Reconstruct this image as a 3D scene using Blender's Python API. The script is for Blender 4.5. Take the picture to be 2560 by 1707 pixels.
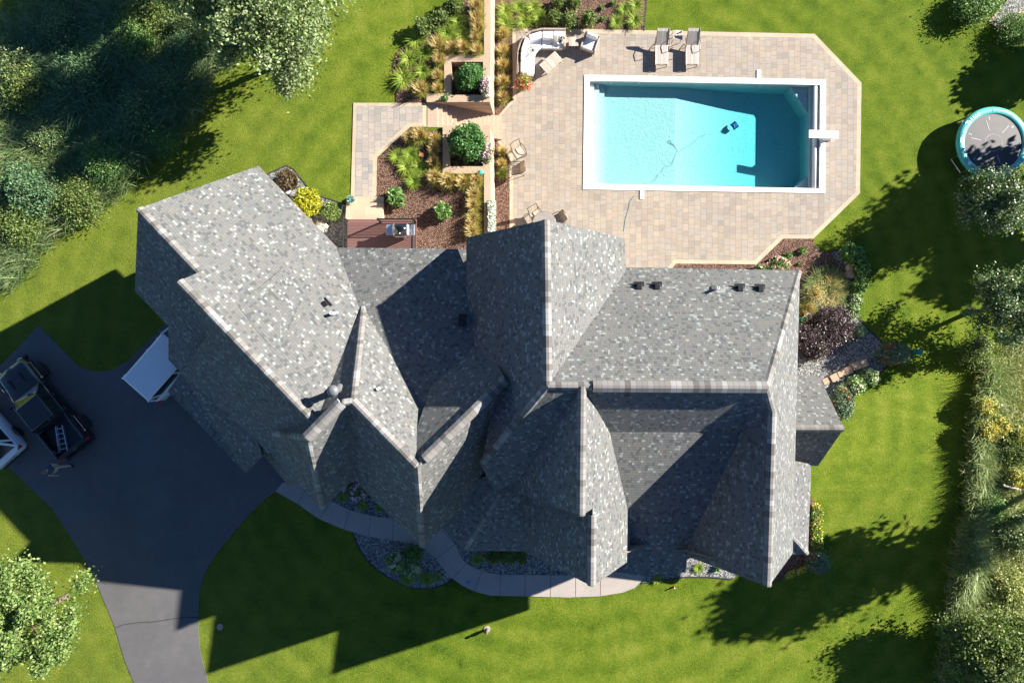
import bpy, bmesh, math, random
import numpy as np
from mathutils import Vector, Matrix
from mathutils.geometry import tessellate_polygon
random.seed(7); RNG = np.random.default_rng(7)
R = math.radians
C = bpy.context.scene.collection
for o in list(bpy.data.objects): bpy.data.objects.remove(o)

# ------------------------------------------------------------------ camera, world, sun, exposure
H = 36.0; FPX = 2560*24/36; NX, NY = 1280.0, 868.0      # height, focal length in photo pixels, nadir pixel
sc = bpy.context.scene
cam = bpy.data.cameras.new('camera'); cam.lens = 24; cam.sensor_width = 36; cam.clip_end = 1000; cam.shift_y = 14.5/2560
camo = bpy.data.objects.new('camera', cam); camo.location = (0, 0, H); C.objects.link(camo); sc.camera = camo
SUN_EL = R(26.2); SUN_AZ = math.atan2(.919, .394)        # towards the sun, clockwise from +Y
w = bpy.data.worlds.new('World'); sc.world = w; w.use_nodes = True
nt = w.node_tree; bgn = nt.nodes['Background']
sky = nt.nodes.new('ShaderNodeTexSky'); sky.sky_type = 'NISHITA'; sky.sun_disc = False
sky.sun_elevation = SUN_EL; sky.sun_rotation = SUN_AZ
nt.links.new(sky.outputs[0], bgn.inputs[0]); bgn.inputs[1].default_value = 0.05
sky.air_density = .75; sky.dust_density = 0; sky.ozone_density = 6.0
sl = bpy.data.lights.new('sun', 'SUN'); sl.energy = 5.0; sl.angle = R(0.53); sl.color = (1, .94, .84)
so = bpy.data.objects.new('sun', sl); C.objects.link(so)
sd = Vector((math.sin(SUN_AZ)*math.cos(SUN_EL), math.cos(SUN_AZ)*math.cos(SUN_EL), math.sin(SUN_EL)))
so.rotation_euler = sd.to_track_quat('Z', 'Y').to_euler(); so.location = sd*60
sc.view_settings.view_transform = 'Standard'; sc.view_settings.look = 'None'
sc.view_settings.exposure = 1.6; sc.view_settings.gamma = 1

# ------------------------------------------------------------------ geometry of the place
U = 2.1                                                  # upper level (drive, front lawn) above the pool terrace
def P(px, py, z): return Vector(((px-NX)*(H-z)/FPX, -(py-NY)*(H-z)/FPX, z))
def sst(a, b, v):
    t = min(1, max(0, (v-a)/(b-a))); return t*t*(3-2*t)
def hgt(x, y):
    low = U*(1-sst(-7.5, 2.5, y))
    t = min(1, max(0, (x+1.3)/.3))
    return U*(1-t)+low*t
def G(px, py, off=0.0):
    z = 1.0
    for _ in range(12):
        p = P(px, py, z+off); z = hgt(p.x, p.y)
    p = P(px, py, z+off); return p
def GB(px, py, h):                                       # ground point under something seen at height h above ground
    p = G(px, py, h); return Vector((p.x, p.y, hgt(p.x, p.y)))

# ------------------------------------------------------------------ materials
MATS = {}
def newmat(name):
    m = bpy.data.materials.new(name); m.use_nodes = True; MATS[name] = m
    return m, m.node_tree, m.node_tree.nodes['Principled BSDF']
class N:
    """small helper to write node maths"""
    def __init__(s, t): s.t = t
    def n(s, ty, **k):
        q = s.t.nodes.new(ty)
        for a, b in k.items(): setattr(q, a, b)
        return q
    def m(s, op, a, b=None, c=None):
        q = s.t.nodes.new('ShaderNodeMath'); q.operation = op
        for i, v in enumerate((a, b, c)):
            if v is None: continue
            if isinstance(v, (int, float)): q.inputs[i].default_value = v
            else: s.t.links.new(v, q.inputs[i])
        return q.outputs[0]
    def l(s, a, b): s.t.links.new(a, b)
    def comb(s, x, y, z=0):
        q = s.t.nodes.new('ShaderNodeCombineXYZ')
        for i, v in enumerate((x, y, z)):
            if isinstance(v, (int, float)): q.inputs[i].default_value = v
            else: s.l(v, q.inputs[i])
        return q.outputs[0]
    def wn(s, vec):
        q = s.t.nodes.new('ShaderNodeTexWhiteNoise'); q.noise_dimensions = '3D'; s.l(vec, q.inputs['Vector']); return q.outputs['Value']
    def noise(s, vec, scale, detail=3, rough=.6):
        q = s.t.nodes.new('ShaderNodeTexNoise'); q.inputs['Scale'].default_value = scale
        q.inputs['Detail'].default_value = detail; q.inputs['Roughness'].default_value = rough
        if vec is not None: s.l(vec, q.inputs['Vector'])
        return q.outputs[0]
    def ramp(s, fac, stops, interp='LINEAR'):
        q = s.t.nodes.new('ShaderNodeValToRGB'); q.color_ramp.interpolation = interp
        e = q.color_ramp.elements
        while len(e) < len(stops): e.new(.5)
        for i, (p, c) in enumerate(stops): e[i].position = p; e[i].color = (*c, 1)
        s.l(fac, q.inputs[0]); return q.outputs[0]
    def mix(s, fac, a, b, mode='MIX'):
        q = s.t.nodes.new('ShaderNodeMix'); q.data_type = 'RGBA'; q.blend_type = mode
        if isinstance(fac, (int, float)): q.inputs[0].default_value = fac
        else: s.l(fac, q.inputs[0])
        for i, v in ((6, a), (7, b)):
            if isinstance(v, tuple): q.inputs[i].default_value = (*v, 1)
            else: s.l(v, q.inputs[i])
        return q.outputs[2]
    def bump(s, h, strength, dist, bs):
        q = s.t.nodes.new('ShaderNodeBump'); q.inputs['Strength'].default_value = strength
        q.inputs['Distance'].default_value = dist; s.l(h, q.inputs['Height']); s.l(q.outputs[0], bs.inputs['Normal'])
def geo(n): return n.n('ShaderNodeNewGeometry').outputs['Position']
def plain(name, col, rough=.6, metal=0, var=.12, scale=6, spec=None, coat=0):
    m, t, b = newmat(name); n = N(t)
    tc = n.n('ShaderNodeTexCoord').outputs['Object']
    f = n.noise(tc, scale, 4)
    lo = tuple(max(0, c*(1-var)) for c in col); hi = tuple(min(1, c*(1+var)) for c in col)
    n.l(n.ramp(f, [(.3, lo), (.7, hi)]), b.inputs['Base Color'])
    b.inputs['Roughness'].default_value = rough; b.inputs['Metallic'].default_value = metal
    if spec is not None: b.inputs['Specular IOR Level'].default_value = spec
    if coat: b.inputs['Coat Weight'].default_value = coat; b.inputs['Coat Roughness'].default_value = .05
    return m
def cells(n, u, v, rh, L, gap):
    """courses of unequal pieces: per-piece random, joint mask, height within course"""
    vr = n.m('DIVIDE', v, rh); row = n.m('FLOOR', vr); fv = n.m('FRACT', vr)
    off = n.wn(n.comb(row, 3.1, 0))
    uu = n.m('ADD', n.m('DIVIDE', u, L), n.m('MULTIPLY', off, 7.0)); cell = n.m('FLOOR', uu); f = n.m('FRACT', uu)
    split = n.m('ADD', n.m('MULTIPLY', n.wn(n.comb(cell, row, 5.2)), .3), .35)
    side = n.m('GREATER_THAN', f, split)
    idv = n.comb(n.m('ADD', n.m('MULTIPLY', cell, 2), side), row, 1.7)
    rnd = n.wn(idv); 
    e = n.m('MINIMUM', n.m('MINIMUM', f, n.m('SUBTRACT', 1, f)), n.m('ABSOLUTE', n.m('SUBTRACT', f, split)))
    e = n.m('MULTIPLY', e, L)
    ev = n.m('MULTIPLY', n.m('MINIMUM', fv, n.m('SUBTRACT', 1, fv)), rh)
    joint = n.m('LESS_THAN', n.m('MINIMUM', e, ev), gap)
    return rnd, joint, fv, idv

def mat_shingle():
    m, t, b = newmat('shingle'); n = N(t)
    uv = n.n('ShaderNodeUVMap'); uv.uv_map = 'UVMap'
    s = n.n('ShaderNodeSeparateXYZ'); n.l(uv.outputs[0], s.inputs[0])
    rnd, joint, fv, idv = cells(n, s.outputs[0], s.outputs[1], .112, .225, .005)
    # tabs colours cluster a little: shift the random value with slow noise
    slow = n.noise(uv.outputs[0], 1.6, 3)
    r2 = n.m('ADD', rnd, n.m('MULTIPLY', n.m('SUBTRACT', slow, .5), .34))
    col = n.ramp(r2, [(0, (.090, .096, .098)), (.13, (.120, .126, .128)), (.25, (.138, .141, .139)), (.40, (.146, .143, .136)),
                      (.52, (.134, .140, .142)), (.66, (.148, .150, .146)), (.78, (.158, .153, .144)), (.90, (.235, .255, .25))], 'CONSTANT')
    gr = n.noise(uv.outputs[0], 60, 2, .8)
    col = n.mix(.35, col, n.ramp(gr, [(.3, (.4, .4, .4)), (.7, (.62, .62, .62))]), 'OVERLAY')
    st = n.noise(uv.outputs[0], .35, 3)
    col = n.mix(.25, col, n.ramp(st, [(.35, (.42, .42, .43)), (.65, (.58, .56, .54))]), 'OVERLAY')
    j2 = n.m('LESS_THAN', fv, .10)
    jj = n.m('MAXIMUM', n.m('MULTIPLY', joint, .55), n.m('MULTIPLY', j2, .45))
    col = n.mix(jj, col, (.03, .03, .032))
    n.l(col, b.inputs['Base Color']); b.inputs['Roughness'].default_value = .85
    b.inputs['Specular IOR Level'].default_value = .25
    h = n.m('ADD', n.m('MULTIPLY', n.m('SUBTRACT', 1, fv), 1.0), n.m('MULTIPLY', gr, .25))
    n.bump(h, .55, .012, b)
    return m
def mat_cap():
    m, t, b = newmat('ridge_cap'); n = N(t)
    uv = n.n('ShaderNodeUVMap'); uv.uv_map = 'UVMap'
    s = n.n('ShaderNodeSeparateXYZ'); n.l(uv.outputs[0], s.inputs[0])
    v = n.m('DIVIDE', s.outputs[0], .2); cell = n.m('FLOOR', v); fr = n.m('FRACT', v)
    rnd = n.wn(n.comb(cell, 1.3, 2.2))
    col = n.ramp(rnd, [(0, (.10, .095, .09)), (.15, (.165, .155, .148)), (.5, (.20, .19, .182)), (.85, (.27, .265, .255))], 'CONSTANT')
    gr = n.noise(uv.outputs[0], 50, 2, .8)
    col = n.mix(.3, col, n.ramp(gr, [(.3, (.4, .4, .4)), (.7, (.6, .6, .6))]), 'OVERLAY')
    col = n.mix(n.m('MULTIPLY', n.m('LESS_THAN', fr, .08), .6), col, (.05, .05, .05))
    n.l(col, b.inputs['Base Color']); b.inputs['Roughness'].default_value = .85
    return m
def mat_paver(name, stops, rot=0, jcol=(.17, .14, .12), rh=.31, L=.62, gap=.008):
    m, t, b = newmat(name); n = N(t)
    p = geo(n); s = n.n('ShaderNodeSeparateXYZ'); n.l(p, s.inputs[0])
    a, c = (s.outputs[1], s.outputs[0])
    rnd, joint, fv, idv = cells(n, a, c, rh, L, gap)
    col = n.ramp(rnd, stops)
    nz = n.noise(p, 9, 5, .65); col = n.mix(.35, col, n.ramp(nz, [(.3, (.36, .36, .37)), (.7, (.62, .6, .58))]), 'OVERLAY')
    n2 = n.noise(p, .7, 5, .65); col = n.mix(.55, col, n.ramp(n2, [(.3, (.40, .41, .43)), (.7, (.60, .58, .55))]), 'OVERLAY')
    nf = n.noise(p, 90, 2, .7); col = n.mix(.2, col, n.ramp(nf, [(.3, (.4, .4, .4)), (.7, (.6, .6, .6))]), 'OVERLAY')
    col = n.mix(n.m('MULTIPLY', joint, .8), col, jcol)
    n.l(col, b.inputs['Base Color']); b.inputs['Roughness'].default_value = .8
    h = n.m('SUBTRACT', n.m('MULTIPLY', nz, .3), joint); n.bump(h, .4, .006, b)
    return m
def mat_lawn():
    m, t, b = newmat('lawn_grass'); n = N(t); p = geo(n)
    big = n.noise(p, .16, 4); mid = n.noise(p, 1.3, 5, .65); fine = n.noise(p, 16, 3, .75); fin2 = n.noise(p, 38, 2, .8)
    s = n.n('ShaderNodeSeparateXYZ'); n.l(p, s.inputs[0])
    # mower passes curve gently round the house
    dist = n.m('SQRT', n.m('ADD', n.m('POWER', n.m('SUBTRACT', s.outputs[0], 2), 2), n.m('POWER', n.m('SUBTRACT', s.outputs[1], -1), 2)))
    stripe = n.m('SINE', n.m('ADD', n.m('MULTIPLY', dist, 5.2), n.m('MULTIPLY', mid, 2.2)))
    f = n.m('ADD', n.m('MULTIPLY', mid, .34), n.m('MULTIPLY', fine, .44)); f = n.m('ADD', f, n.m('MULTIPLY', fin2, .24))
    f = n.m('ADD', f, n.m('MULTIPLY', stripe, .022))
    f = n.m('ADD', f, n.m('MULTIPLY', n.m('SUBTRACT', big, .5), .22))
    col = n.ramp(f, [(.35, (.036, .080, .007)), (.45, (.098, .165, .012)), (.56, (.172, .238, .020)), (.68, (.28, .31, .05))])
    spot = n.noise(p, 2.6, 4, .7)
    col = n.mix(n.m('MULTIPLY', n.m('GREATER_THAN', spot, .70), .35), col, (.30, .25, .09))
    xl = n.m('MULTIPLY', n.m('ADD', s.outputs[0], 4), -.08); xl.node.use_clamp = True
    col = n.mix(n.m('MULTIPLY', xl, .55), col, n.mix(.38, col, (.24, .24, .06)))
    n.l(col, b.inputs['Base Color']); b.inputs['Roughness'].default_value = .9; b.inputs['Specular IOR Level'].default_value = .1
    n.bump(n.m('ADD', fine, n.m('MULTIPLY', fin2, .8)), 1.0, .10, b)
    return m
def mat_grain(name, cols, scales=(8, 60), rough=.9, bump=.03, bstr=.8, metal=0):
    m, t, b = newmat(name); n = N(t); p = geo(n)
    vo = n.n('ShaderNodeTexVoronoi'); vo.inputs['Scale'].default_value = scales[1]; n.l(p, vo.inputs['Vector'])
    s = n.n('ShaderNodeSeparateXYZ'); n.l(vo.outputs['Color'], s.inputs[0])
    nz = n.noise(p, scales[0], 4, .7)
    f = n.m('ADD', n.m('MULTIPLY', s.outputs[0], .65), n.m('MULTIPLY', nz, .35))
    n.l(n.ramp(f, [(.15+.6*i/(len(cols)-1), c) for i, c in enumerate(cols)]), b.inputs['Base Color'])
    b.inputs['Roughness'].default_value = rough; b.inputs['Specular IOR Level'].default_value = .2
    n.bump(n.m('ADD', vo.outputs['Distance'], n.m('MULTIPLY', nz, .5)), bstr, bump, b)
    return m
def mat_asphalt():
    m, t, b = newmat('asphalt'); n = N(t); p = geo(n)
    a = n.noise(p, .35, 4, .6); f = n.noise(p, 55, 2, .8); c = n.noise(p, 2.5, 5, .7)
    q = n.m('ADD', n.m('MULTIPLY', a, .5), n.m('ADD', n.m('MULTIPLY', f, .3), n.m('MULTIPLY', c, .2)))
    col = n.ramp(q, [(.35, (.082, .080, .085)), (.65, (.135, .128, .128))])
    # lighter drying stains where tyres run
    st = n.noise(p, .9, 2); st2 = n.noise(p, 3.2, 6, .7); col = n.mix(n.m('MULTIPLY', n.m('GREATER_THAN', st, .62), .10), col, (.2, .19, .18)); col = n.mix(n.m('MULTIPLY', n.m('GREATER_THAN', st2, .66), .35), col, (.05, .048, .05))
    n.l(col, b.inputs['Base Color']); b.inputs['Roughness'].default_value = .75
    n.bump(f, .4, .01, b); return m
def mat_concrete():
    m, t, b = newmat('concrete'); n = N(t); p = geo(n)
    a = n.noise(p, .8, 5, .7); f = n.noise(p, 45, 3, .7)
    q = n.m('ADD', n.m('MULTIPLY', a, .6), n.m('MULTIPLY', f, .4))
    n.l(n.ramp(q, [(.35, (.31, .275, .25)), (.65, (.42, .37, .335))]), b.inputs['Base Color'])
    b.inputs['Roughness'].default_value = .85; n.bump(f, .3, .004, b); return m
def mat_leaf(name, cols, trans=.3, rough=.5, spec=.35):
    m, t, b = newmat(name); n = N(t)
    g = n.n('ShaderNodeNewGeometry'); r = g.outputs['Random Per Island']
    nz = n.noise(g.outputs['Position'], 1.3, 3)
    f = n.m('ADD', n.m('MULTIPLY', r, .7), n.m('MULTIPLY', nz, .4))
    col = n.ramp(f, [(.1+.8*i/(len(cols)-1), c) for i, c in enumerate(cols)])
    n.l(col, b.inputs['Base Color']); b.inputs['Roughness'].default_value = rough; b.inputs['Specular IOR Level'].default_value = spec
    if trans:
        tr = n.n('ShaderNodeBsdfTranslucent'); n.l(n.mix(.5, col, (.25, .32, .03), 'MIX'), tr.inputs[0])
        mx = n.n('ShaderNodeMixShader'); mx.inputs[0].default_value = trans
        n.l(b.outputs[0], mx.inputs[1]); n.l(tr.outputs[0], mx.inputs[2])
        n.l(mx.outputs[0], t.nodes['Material Output'].inputs['Surface'])
    return m
def mat_stripes(name, col, joint, width, axis=1, rough=.6, gap=.012, var=.2):
    m, t, b = newmat(name); n = N(t); tc = n.n('ShaderNodeTexCoord').outputs['Object']
    s = n.n('ShaderNodeSeparateXYZ'); n.l(tc, s.inputs[0])
    v = n.m('DIVIDE', s.outputs[axis], width); fr = n.m('FRACT', v); rnd = n.wn(n.comb(n.m('FLOOR', v), 0.4, 0))
    nz = n.noise(tc, 7, 4, .6)
    c = n.ramp(n.m('ADD', n.m('MULTIPLY', rnd, .6), n.m('MULTIPLY', nz, .4)), [(.2, tuple(x*(1-var) for x in col)), (.8, tuple(x*(1+var) for x in col))])
    j = n.m('LESS_THAN', n.m('MULTIPLY', fr, width), gap)
    n.l(n.mix(j, c, joint), b.inputs['Base Color']); b.inputs['Roughness'].default_value = rough
    n.bump(n.m('SUBTRACT', 1, j), .5, .006, b); return m

M_sh = mat_shingle(); M_cap = mat_cap(); M_lawn = mat_lawn(); M_asph = mat_asphalt(); M_conc = mat_concrete()
M_pav = mat_paver('patio_paver', [(0, (.27, .235, .20)), (.25, (.325, .27, .215)), (.5, (.35, .295, .235)), (.75, (.31, .28, .245)), (1, (.375, .315, .25))])
M_pav2 = mat_paver('upper_paver', [(0, (.27, .255, .24)), (.3, (.33, .295, .26)), (.6, (.36, .32, .28)), (1, (.38, .335, .29))])
M_bord = mat_paver('border_paver', [(0, (.44, .355, .25)), (1, (.50, .405, .295))], rh=.6, L=.5, gap=.005, jcol=(.4, .32, .23))
M_mulch = mat_grain('mulch', [(.035, .018, .014), (.085, .045, .034), (.135, .075, .055), (.27, .17, .12)], (5, 26), bump=.04)
M_gravel = mat_grain('river_gravel', [(.05, .055, .065), (.11, .115, .125), (.19, .19, .185), (.38, .37, .34)], (3, 18), bump=.03)
M_stone = mat_stripes('wall_block', (.40, .30, .22), (.28, .20, .14), .2, 2, .85)
M_stonecap = mat_grain('cap_stone', [(.35, .25, .18), (.43, .315, .225), (.49, .365, .265)], (4, 30), bump=.003, bstr=.3)
M_tread = mat_grain('tread_stone', [(.36, .26, .19), (.43, .32, .24), (.49, .37, .28)], (3, 30), bump=.003, bstr=.3)
M_wallS = mat_stripes('siding', (.42, .38, .32), (.2, .18, .16), .16, 2, .8)
M_fascia = plain('fascia', (.16, .10, .075), .6)
M_glass = plain('window_glass', (.02, .025, .03), .08, 0, .05, spec=.7)
M_white = plain('white_paint', (.80, .80, .78), .45, 0, .03)
M_coping = plain('pool_coping', (.84, .83, .80), .6, 0, .03, 3)
M_black = plain('black_metal', (.022, .023, .026), .4, .3)
M_steel = plain('brushed_steel', (.52, .54, .57), .3, .9, .05)
M_alu = plain('aluminium', (.75, .77, .80), .32, .85, .06)
M_wicker = mat_stripes('wicker', (.40, .33, .28), (.2, .16, .13), .03, 0, .7, .008)
M_cush = plain('cushion_fabric', (.83, .83, .84), .9, 0, .03, 14)
M_gcush = mat_stripes('grey_fabric', (.5, .48, .46), (.36, .34, .33), .03, 0, .9, .008)
M_wood = mat_stripes('weathered_wood', (.50, .41, .34), (.26, .2, .16), .11, 0, .7)
M_deck = mat_stripes('deck_board', (.17, .085, .075), (.03, .018, .016), .14, 1, .55, .012, .12)
M_sling = mat_stripes('sling_fabric', (.50, .45, .40), (.26, .23, .21), .05, 0, .8, .018)
M_slingd = mat_stripes('sling_fabric_tan', (.50, .42, .33), (.4, .33, .25), .05, 0, .8, .01)
M_frame = plain('bronze_frame', (.14, .115, .10), .4, .5)
M_bark = plain('bark', (.16, .12, .09), .9, 0, .35, 9)
M_terra = plain('terracotta', (.48, .21, .10), .8)
M_teal = plain('teal_vinyl', (.085, .50, .44), .45, 0, .10, 3)
M_mat = plain('jumping_mat', (.045, .042, .05), .45, 0, .2, 2)
M_tyre = plain('tyre_rubber', (.018, .018, .02), .8)
M_blackcar = plain('black_car_paint', (.006, .007, .010), .12, 0, .05, coat=1, spec=.6)
M_whitecar = plain('white_car_paint', (.80, .82, .83), .2, 0, .02, coat=.6)
M_red = plain('red_plastic', (.45, .02, .02), .3)
M_blue = plain('blue_plastic', (.02, .22, .65), .35)
M_skin = plain('skin', (.55, .33, .24), .6)
M_navy = plain('navy_cotton', (.05, .075, .12), .9)
M_khaki = plain('khaki_cotton', (.42, .36, .28), .9)
M_hair = plain('brown_hair', (.20, .12, .07), .7)
M_boulder = plain('limestone', (.62, .53, .43), .85, 0, .25, 4)
M_text = plain('print_white', (.75, .85, .85), .5, 0, .02)
M_gball = plain('teal_glass', (.03, .42, .33), .08, 0, .05, spec=.8)
M_yel = plain('yellow_plastic', (.75, .55, .06), .4)
# foliage
L_poplar = mat_leaf('poplar_leaf', [(.06, .10, .025), (.13, .20, .055), (.23, .31, .12), (.40, .46, .26)])
L_apple = mat_leaf('pale_tree_leaf', [(.04, .09, .015), (.10, .18, .04), (.20, .30, .08), (.34, .42, .15)])
L_dark = mat_leaf('dark_tree_leaf', [(.025, .06, .015), (.06, .12, .03), (.12, .20, .06), (.28, .34, .20)], .2, .4, .5)
L_box = mat_leaf('boxwood_leaf', [(.03, .07, .015), (.09, .15, .03), (.18, .25, .06), (.27, .32, .10)])
L_round = mat_leaf('round_shrub_leaf', [(.025, .09, .02), (.05, .16, .035), (.09, .23, .06), (.16, .32, .11)])
L_lily = mat_leaf('daylily_leaf', [(.08, .17, .015), (.18, .31, .03), (.33, .45, .05), (.50, .56, .12)], .35)
L_gras = mat_leaf('ornamental_grass_leaf', [(.12, .20, .02), (.25, .33, .04), (.42, .42, .08), (.55, .48, .16)], .35)
L_plume = mat_leaf('grass_plume', [(.42, .28, .09), (.60, .42, .16), (.72, .54, .26), (.75, .62, .34)], .25)
L_hyd = mat_leaf('hydrangea_leaf', [(.06, .14, .03), (.13, .25, .06), (.22, .36, .10)])
L_hydf = mat_leaf('hydrangea_bloom', [(.38, .48, .20), (.60, .66, .38), (.76, .78, .58)], .2)
L_pink = mat_leaf('pink_bloom', [(.55, .22, .36), (.75, .48, .58), (.85, .74, .78)], .2)
L_rose = mat_leaf('red_bloom', [(.55, .05, .08), (.75, .18, .16), (.85, .4, .35)], .2)
L_yel = mat_leaf('yellow_bloom', [(.60, .40, .02), (.75, .56, .03), (.85, .7, .08)], .2)
L_gold = mat_leaf('golden_shrub_leaf', [(.22, .24, .01), (.42, .42, .02), (.60, .56, .04)])
L_bronze = mat_leaf('bronze_shrub_leaf', [(.05, .05, .02), (.13, .09, .05), (.24, .15, .09)], .2)
L_purp = mat_leaf('purple_leaf', [(.02, .010, .015), (.05, .022, .032), (.14, .09, .10)], .15, .4, .6)
L_jun = mat_leaf('juniper_leaf', [(.06, .12, .06), (.12, .20, .11), (.22, .30, .19)], .2)
L_rust = mat_leaf('rusty_twig', [(.22, .08, .03), (.40, .16, .08)], .2)
L_wild = mat_leaf('wild_grass_leaf', [(.05, .11, .03), (.10, .19, .05), (.18, .27, .10), (.36, .37, .20)], .3)
L_wild2 = mat_leaf('meadow_leaf', [(.12, .17, .03), (.25, .32, .07), (.42, .46, .15), (.62, .58, .30)], .3)
L_blueg = mat_leaf('willow_leaf', [(.05, .11, .055), (.10, .19, .09), (.20, .31, .15)], .25, .7, .15)

# ------------------------------------------------------------------ mesh helpers
class MB:
    def __init__(s): s.v = []; s.f = []; s.mi = []; s.uv = []; s.hasuv = False; s.M = Matrix.Identity(4)
    def add(s, vs, fs, m=0):
        k = len(s.v); s.v += [tuple(s.M @ Vector(v)) for v in vs]
        for f in fs: s.f.append(tuple(i+k for i in f)); s.mi.append(m)
    def box(s, c, d, rz=0, m=0, bevel=0, seg=2):
        hx, hy, hz = d[0]/2, d[1]/2, d[2]/2
        poly = [(-hx, -hy), (hx, -hy), (hx, hy), (-hx, hy)]
        cr, sr = math.cos(rz), math.sin(rz)
        poly = [(c[0]+x*cr-y*sr, c[1]+x*sr+y*cr) for x, y in poly]
        s.frust(poly, c[2]-hz, poly, c[2]+hz, m, bevel, seg)
    def frust(s, pb, z0, pt, z1, m=0, bevel=0, seg=2):
        n = len(pb)
        if bevel:
            bm = bmesh.new(); vb = [bm.verts.new((*p, z0)) for p in pb]; vt = [bm.verts.new((*p, z1)) for p in pt]
            bm.faces.new(vb[::-1]); bm.faces.new(vt)
            for i in range(n): bm.faces.new((vb[i], vb[(i+1) % n], vt[(i+1) % n], vt[i]))
            bmesh.ops.bevel(bm, geom=bm.edges[:], offset=bevel, segments=seg, affect='EDGES', profile=.5)
            bm.verts.index_update(); s.add([v.co[:] for v in bm.verts], [[v.index for v in f.verts] for f in bm.faces], m); bm.free()
        else:
            s.add([(*p, z0) for p in pb]+[(*p, z1) for p in pt],
                  [list(range(n))[::-1], list(range(n, 2*n))]+[(i, (i+1) % n, n+(i+1) % n, n+i) for i in range(n)], m)
    def tube(s, pts, r, m=0, n=8, caps=True):
        pts = [Vector(p) for p in pts]; k = len(pts)
        if not isinstance(r, (list, tuple)): r = [r]*k
        vs = []; 
        for i, p in enumerate(pts):
            d = (pts[min(i+1, k-1)]-pts[max(i-1, 0)]).normalized()
            a = d.orthogonal().normalized() if i == 0 else (a-d*a.dot(d)).normalized()
            b = d.cross(a)
            for j in range(n):
                t = 2*math.pi*j/n; vs.append(p+(a*math.cos(t)+b*math.sin(t))*r[i])
        fs = [(i*n+j, i*n+(j+1) % n, (i+1)*n+(j+1) % n, (i+1)*n+j) for i in range(k-1) for j in range(n)]
        if caps: fs += [tuple(range(n))[::-1], tuple(range((k-1)*n, k*n))]
        s.add(vs, fs, m)
    def lathe(s, prof, c=(0, 0, 0), m=0, n=20, axis='z'):
        vs = []; 
        for r, z in prof:
            for j in range(n):
                t = 2*math.pi*j/n
                q = (r*math.cos(t), r*math.sin(t), z)
                if axis == 'y': q = (q[0], q[2], q[1])
                if axis == 'x': q = (q[2], q[0], q[1])
                vs.append((c[0]+q[0], c[1]+q[1], c[2]+q[2]))
        k = len(prof)
        fs = [(i*n+j, i*n+(j+1) % n, (i+1)*n+(j+1) % n, (i+1)*n+j) for i in range(k-1) for j in range(n)]
        fs += [tuple(range(n))[::-1], tuple(range((k-1)*n, k*n))]
        s.add(vs, fs, m)
    def ball(s, c, r, m=0, n=12, sq=(1, 1, 1)):
        prof = [(max(.001, math.sin(math.pi*i/n)), -math.cos(math.pi*i/n)) for i in range(n+1)]
        vs = []; k = n*2
        for rr, z in prof:
            for j in range(k): 
                t = 2*math.pi*j/k; vs.append((c[0]+r*sq[0]*rr*math.cos(t), c[1]+r*sq[1]*rr*math.sin(t), c[2]+r*sq[2]*z))
        s.add(vs, [(i*k+j, i*k+(j+1) % k, (i+1)*k+(j+1) % k, (i+1)*k+j) for i in range(n) for j in range(k)], m)
    def build(s, name, mats, parent=None, smooth=False):
        me = bpy.data.meshes.new(name); me.from_pydata(s.v, [], s.f)
        if not isinstance(mats, (list, tuple)): mats = [mats]
        for m in mats: me.materials.append(m)
        if len(mats) > 1: me.polygons.foreach_set('material_index', s.mi)
        if smooth: me.polygons.foreach_set('use_smooth', [True]*len(me.polygons))
        me.update(); o = bpy.data.objects.new(name, me); C.objects.link(o)
        if parent: o.parent = parent
        return o
def tag(o, label=None, cat=None, group=None, kind=None):
    if label: o['label'] = label
    if cat: o['category'] = cat
    if group: o['group'] = group
    if kind: o['kind'] = kind
    return o
def thing(name, label, cat, loc=(0, 0, 0), rz=0, group=None):
    o = bpy.data.objects.new(name, None); o.empty_display_size = .2; C.objects.link(o)
    o.location = loc; o.rotation_euler = (0, 0, rz); return tag(o, label, cat, group)
def struct(o): o['kind'] = 'structure'; return o
def np_mesh(name, V, nper, mat, parent=None, F=None):
    """V: (n*nper,3) leaf quads / strips; F faces template per island"""
    me = bpy.data.meshes.new(name); nv = len(V); k = nv//nper
    F = np.array(F if F is not None else [[0, 1, 2, 3]]); fn = F.shape[0]
    idx = (F[None]+(np.arange(k)*nper)[:, None, None]).reshape(-1)
    me.vertices.add(nv); me.vertices.foreach_set('co', V.astype(np.float32).reshape(-1))
    me.loops.add(len(idx)); me.loops.foreach_set('vertex_index', idx.astype(np.int32))
    me.polygons.add(k*fn); me.polygons.foreach_set('loop_start', (np.arange(k*fn)*4).astype(np.int32))
    me.update(calc_edges=True); me.validate(); me.materials.append(mat)
    o = bpy.data.objects.new(name, me); C.objects.link(o)
    if parent: o.parent = parent
    return o
def leaves(pts, size, aspect=1.6, up=.5, rng=RNG):
    n = len(pts)
    nr = rng.normal(size=(n, 3)); nr[:, 2] = np.abs(nr[:, 2])+up; nr /= np.linalg.norm(nr, axis=1)[:, None]
    a = rng.normal(size=(n, 3)); a -= nr*(a*nr).sum(1)[:, None]; a /= np.linalg.norm(a, axis=1)[:, None]
    b = np.cross(nr, a); s = (size*(.6+.8*rng.random(n)))[:, None]
    a = a*s*.5*aspect; b = b*s*.5
    return np.stack([pts-a, pts+b-a*.1, pts+a, pts-b-a*.1], 1).reshape(-1, 3)
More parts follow.
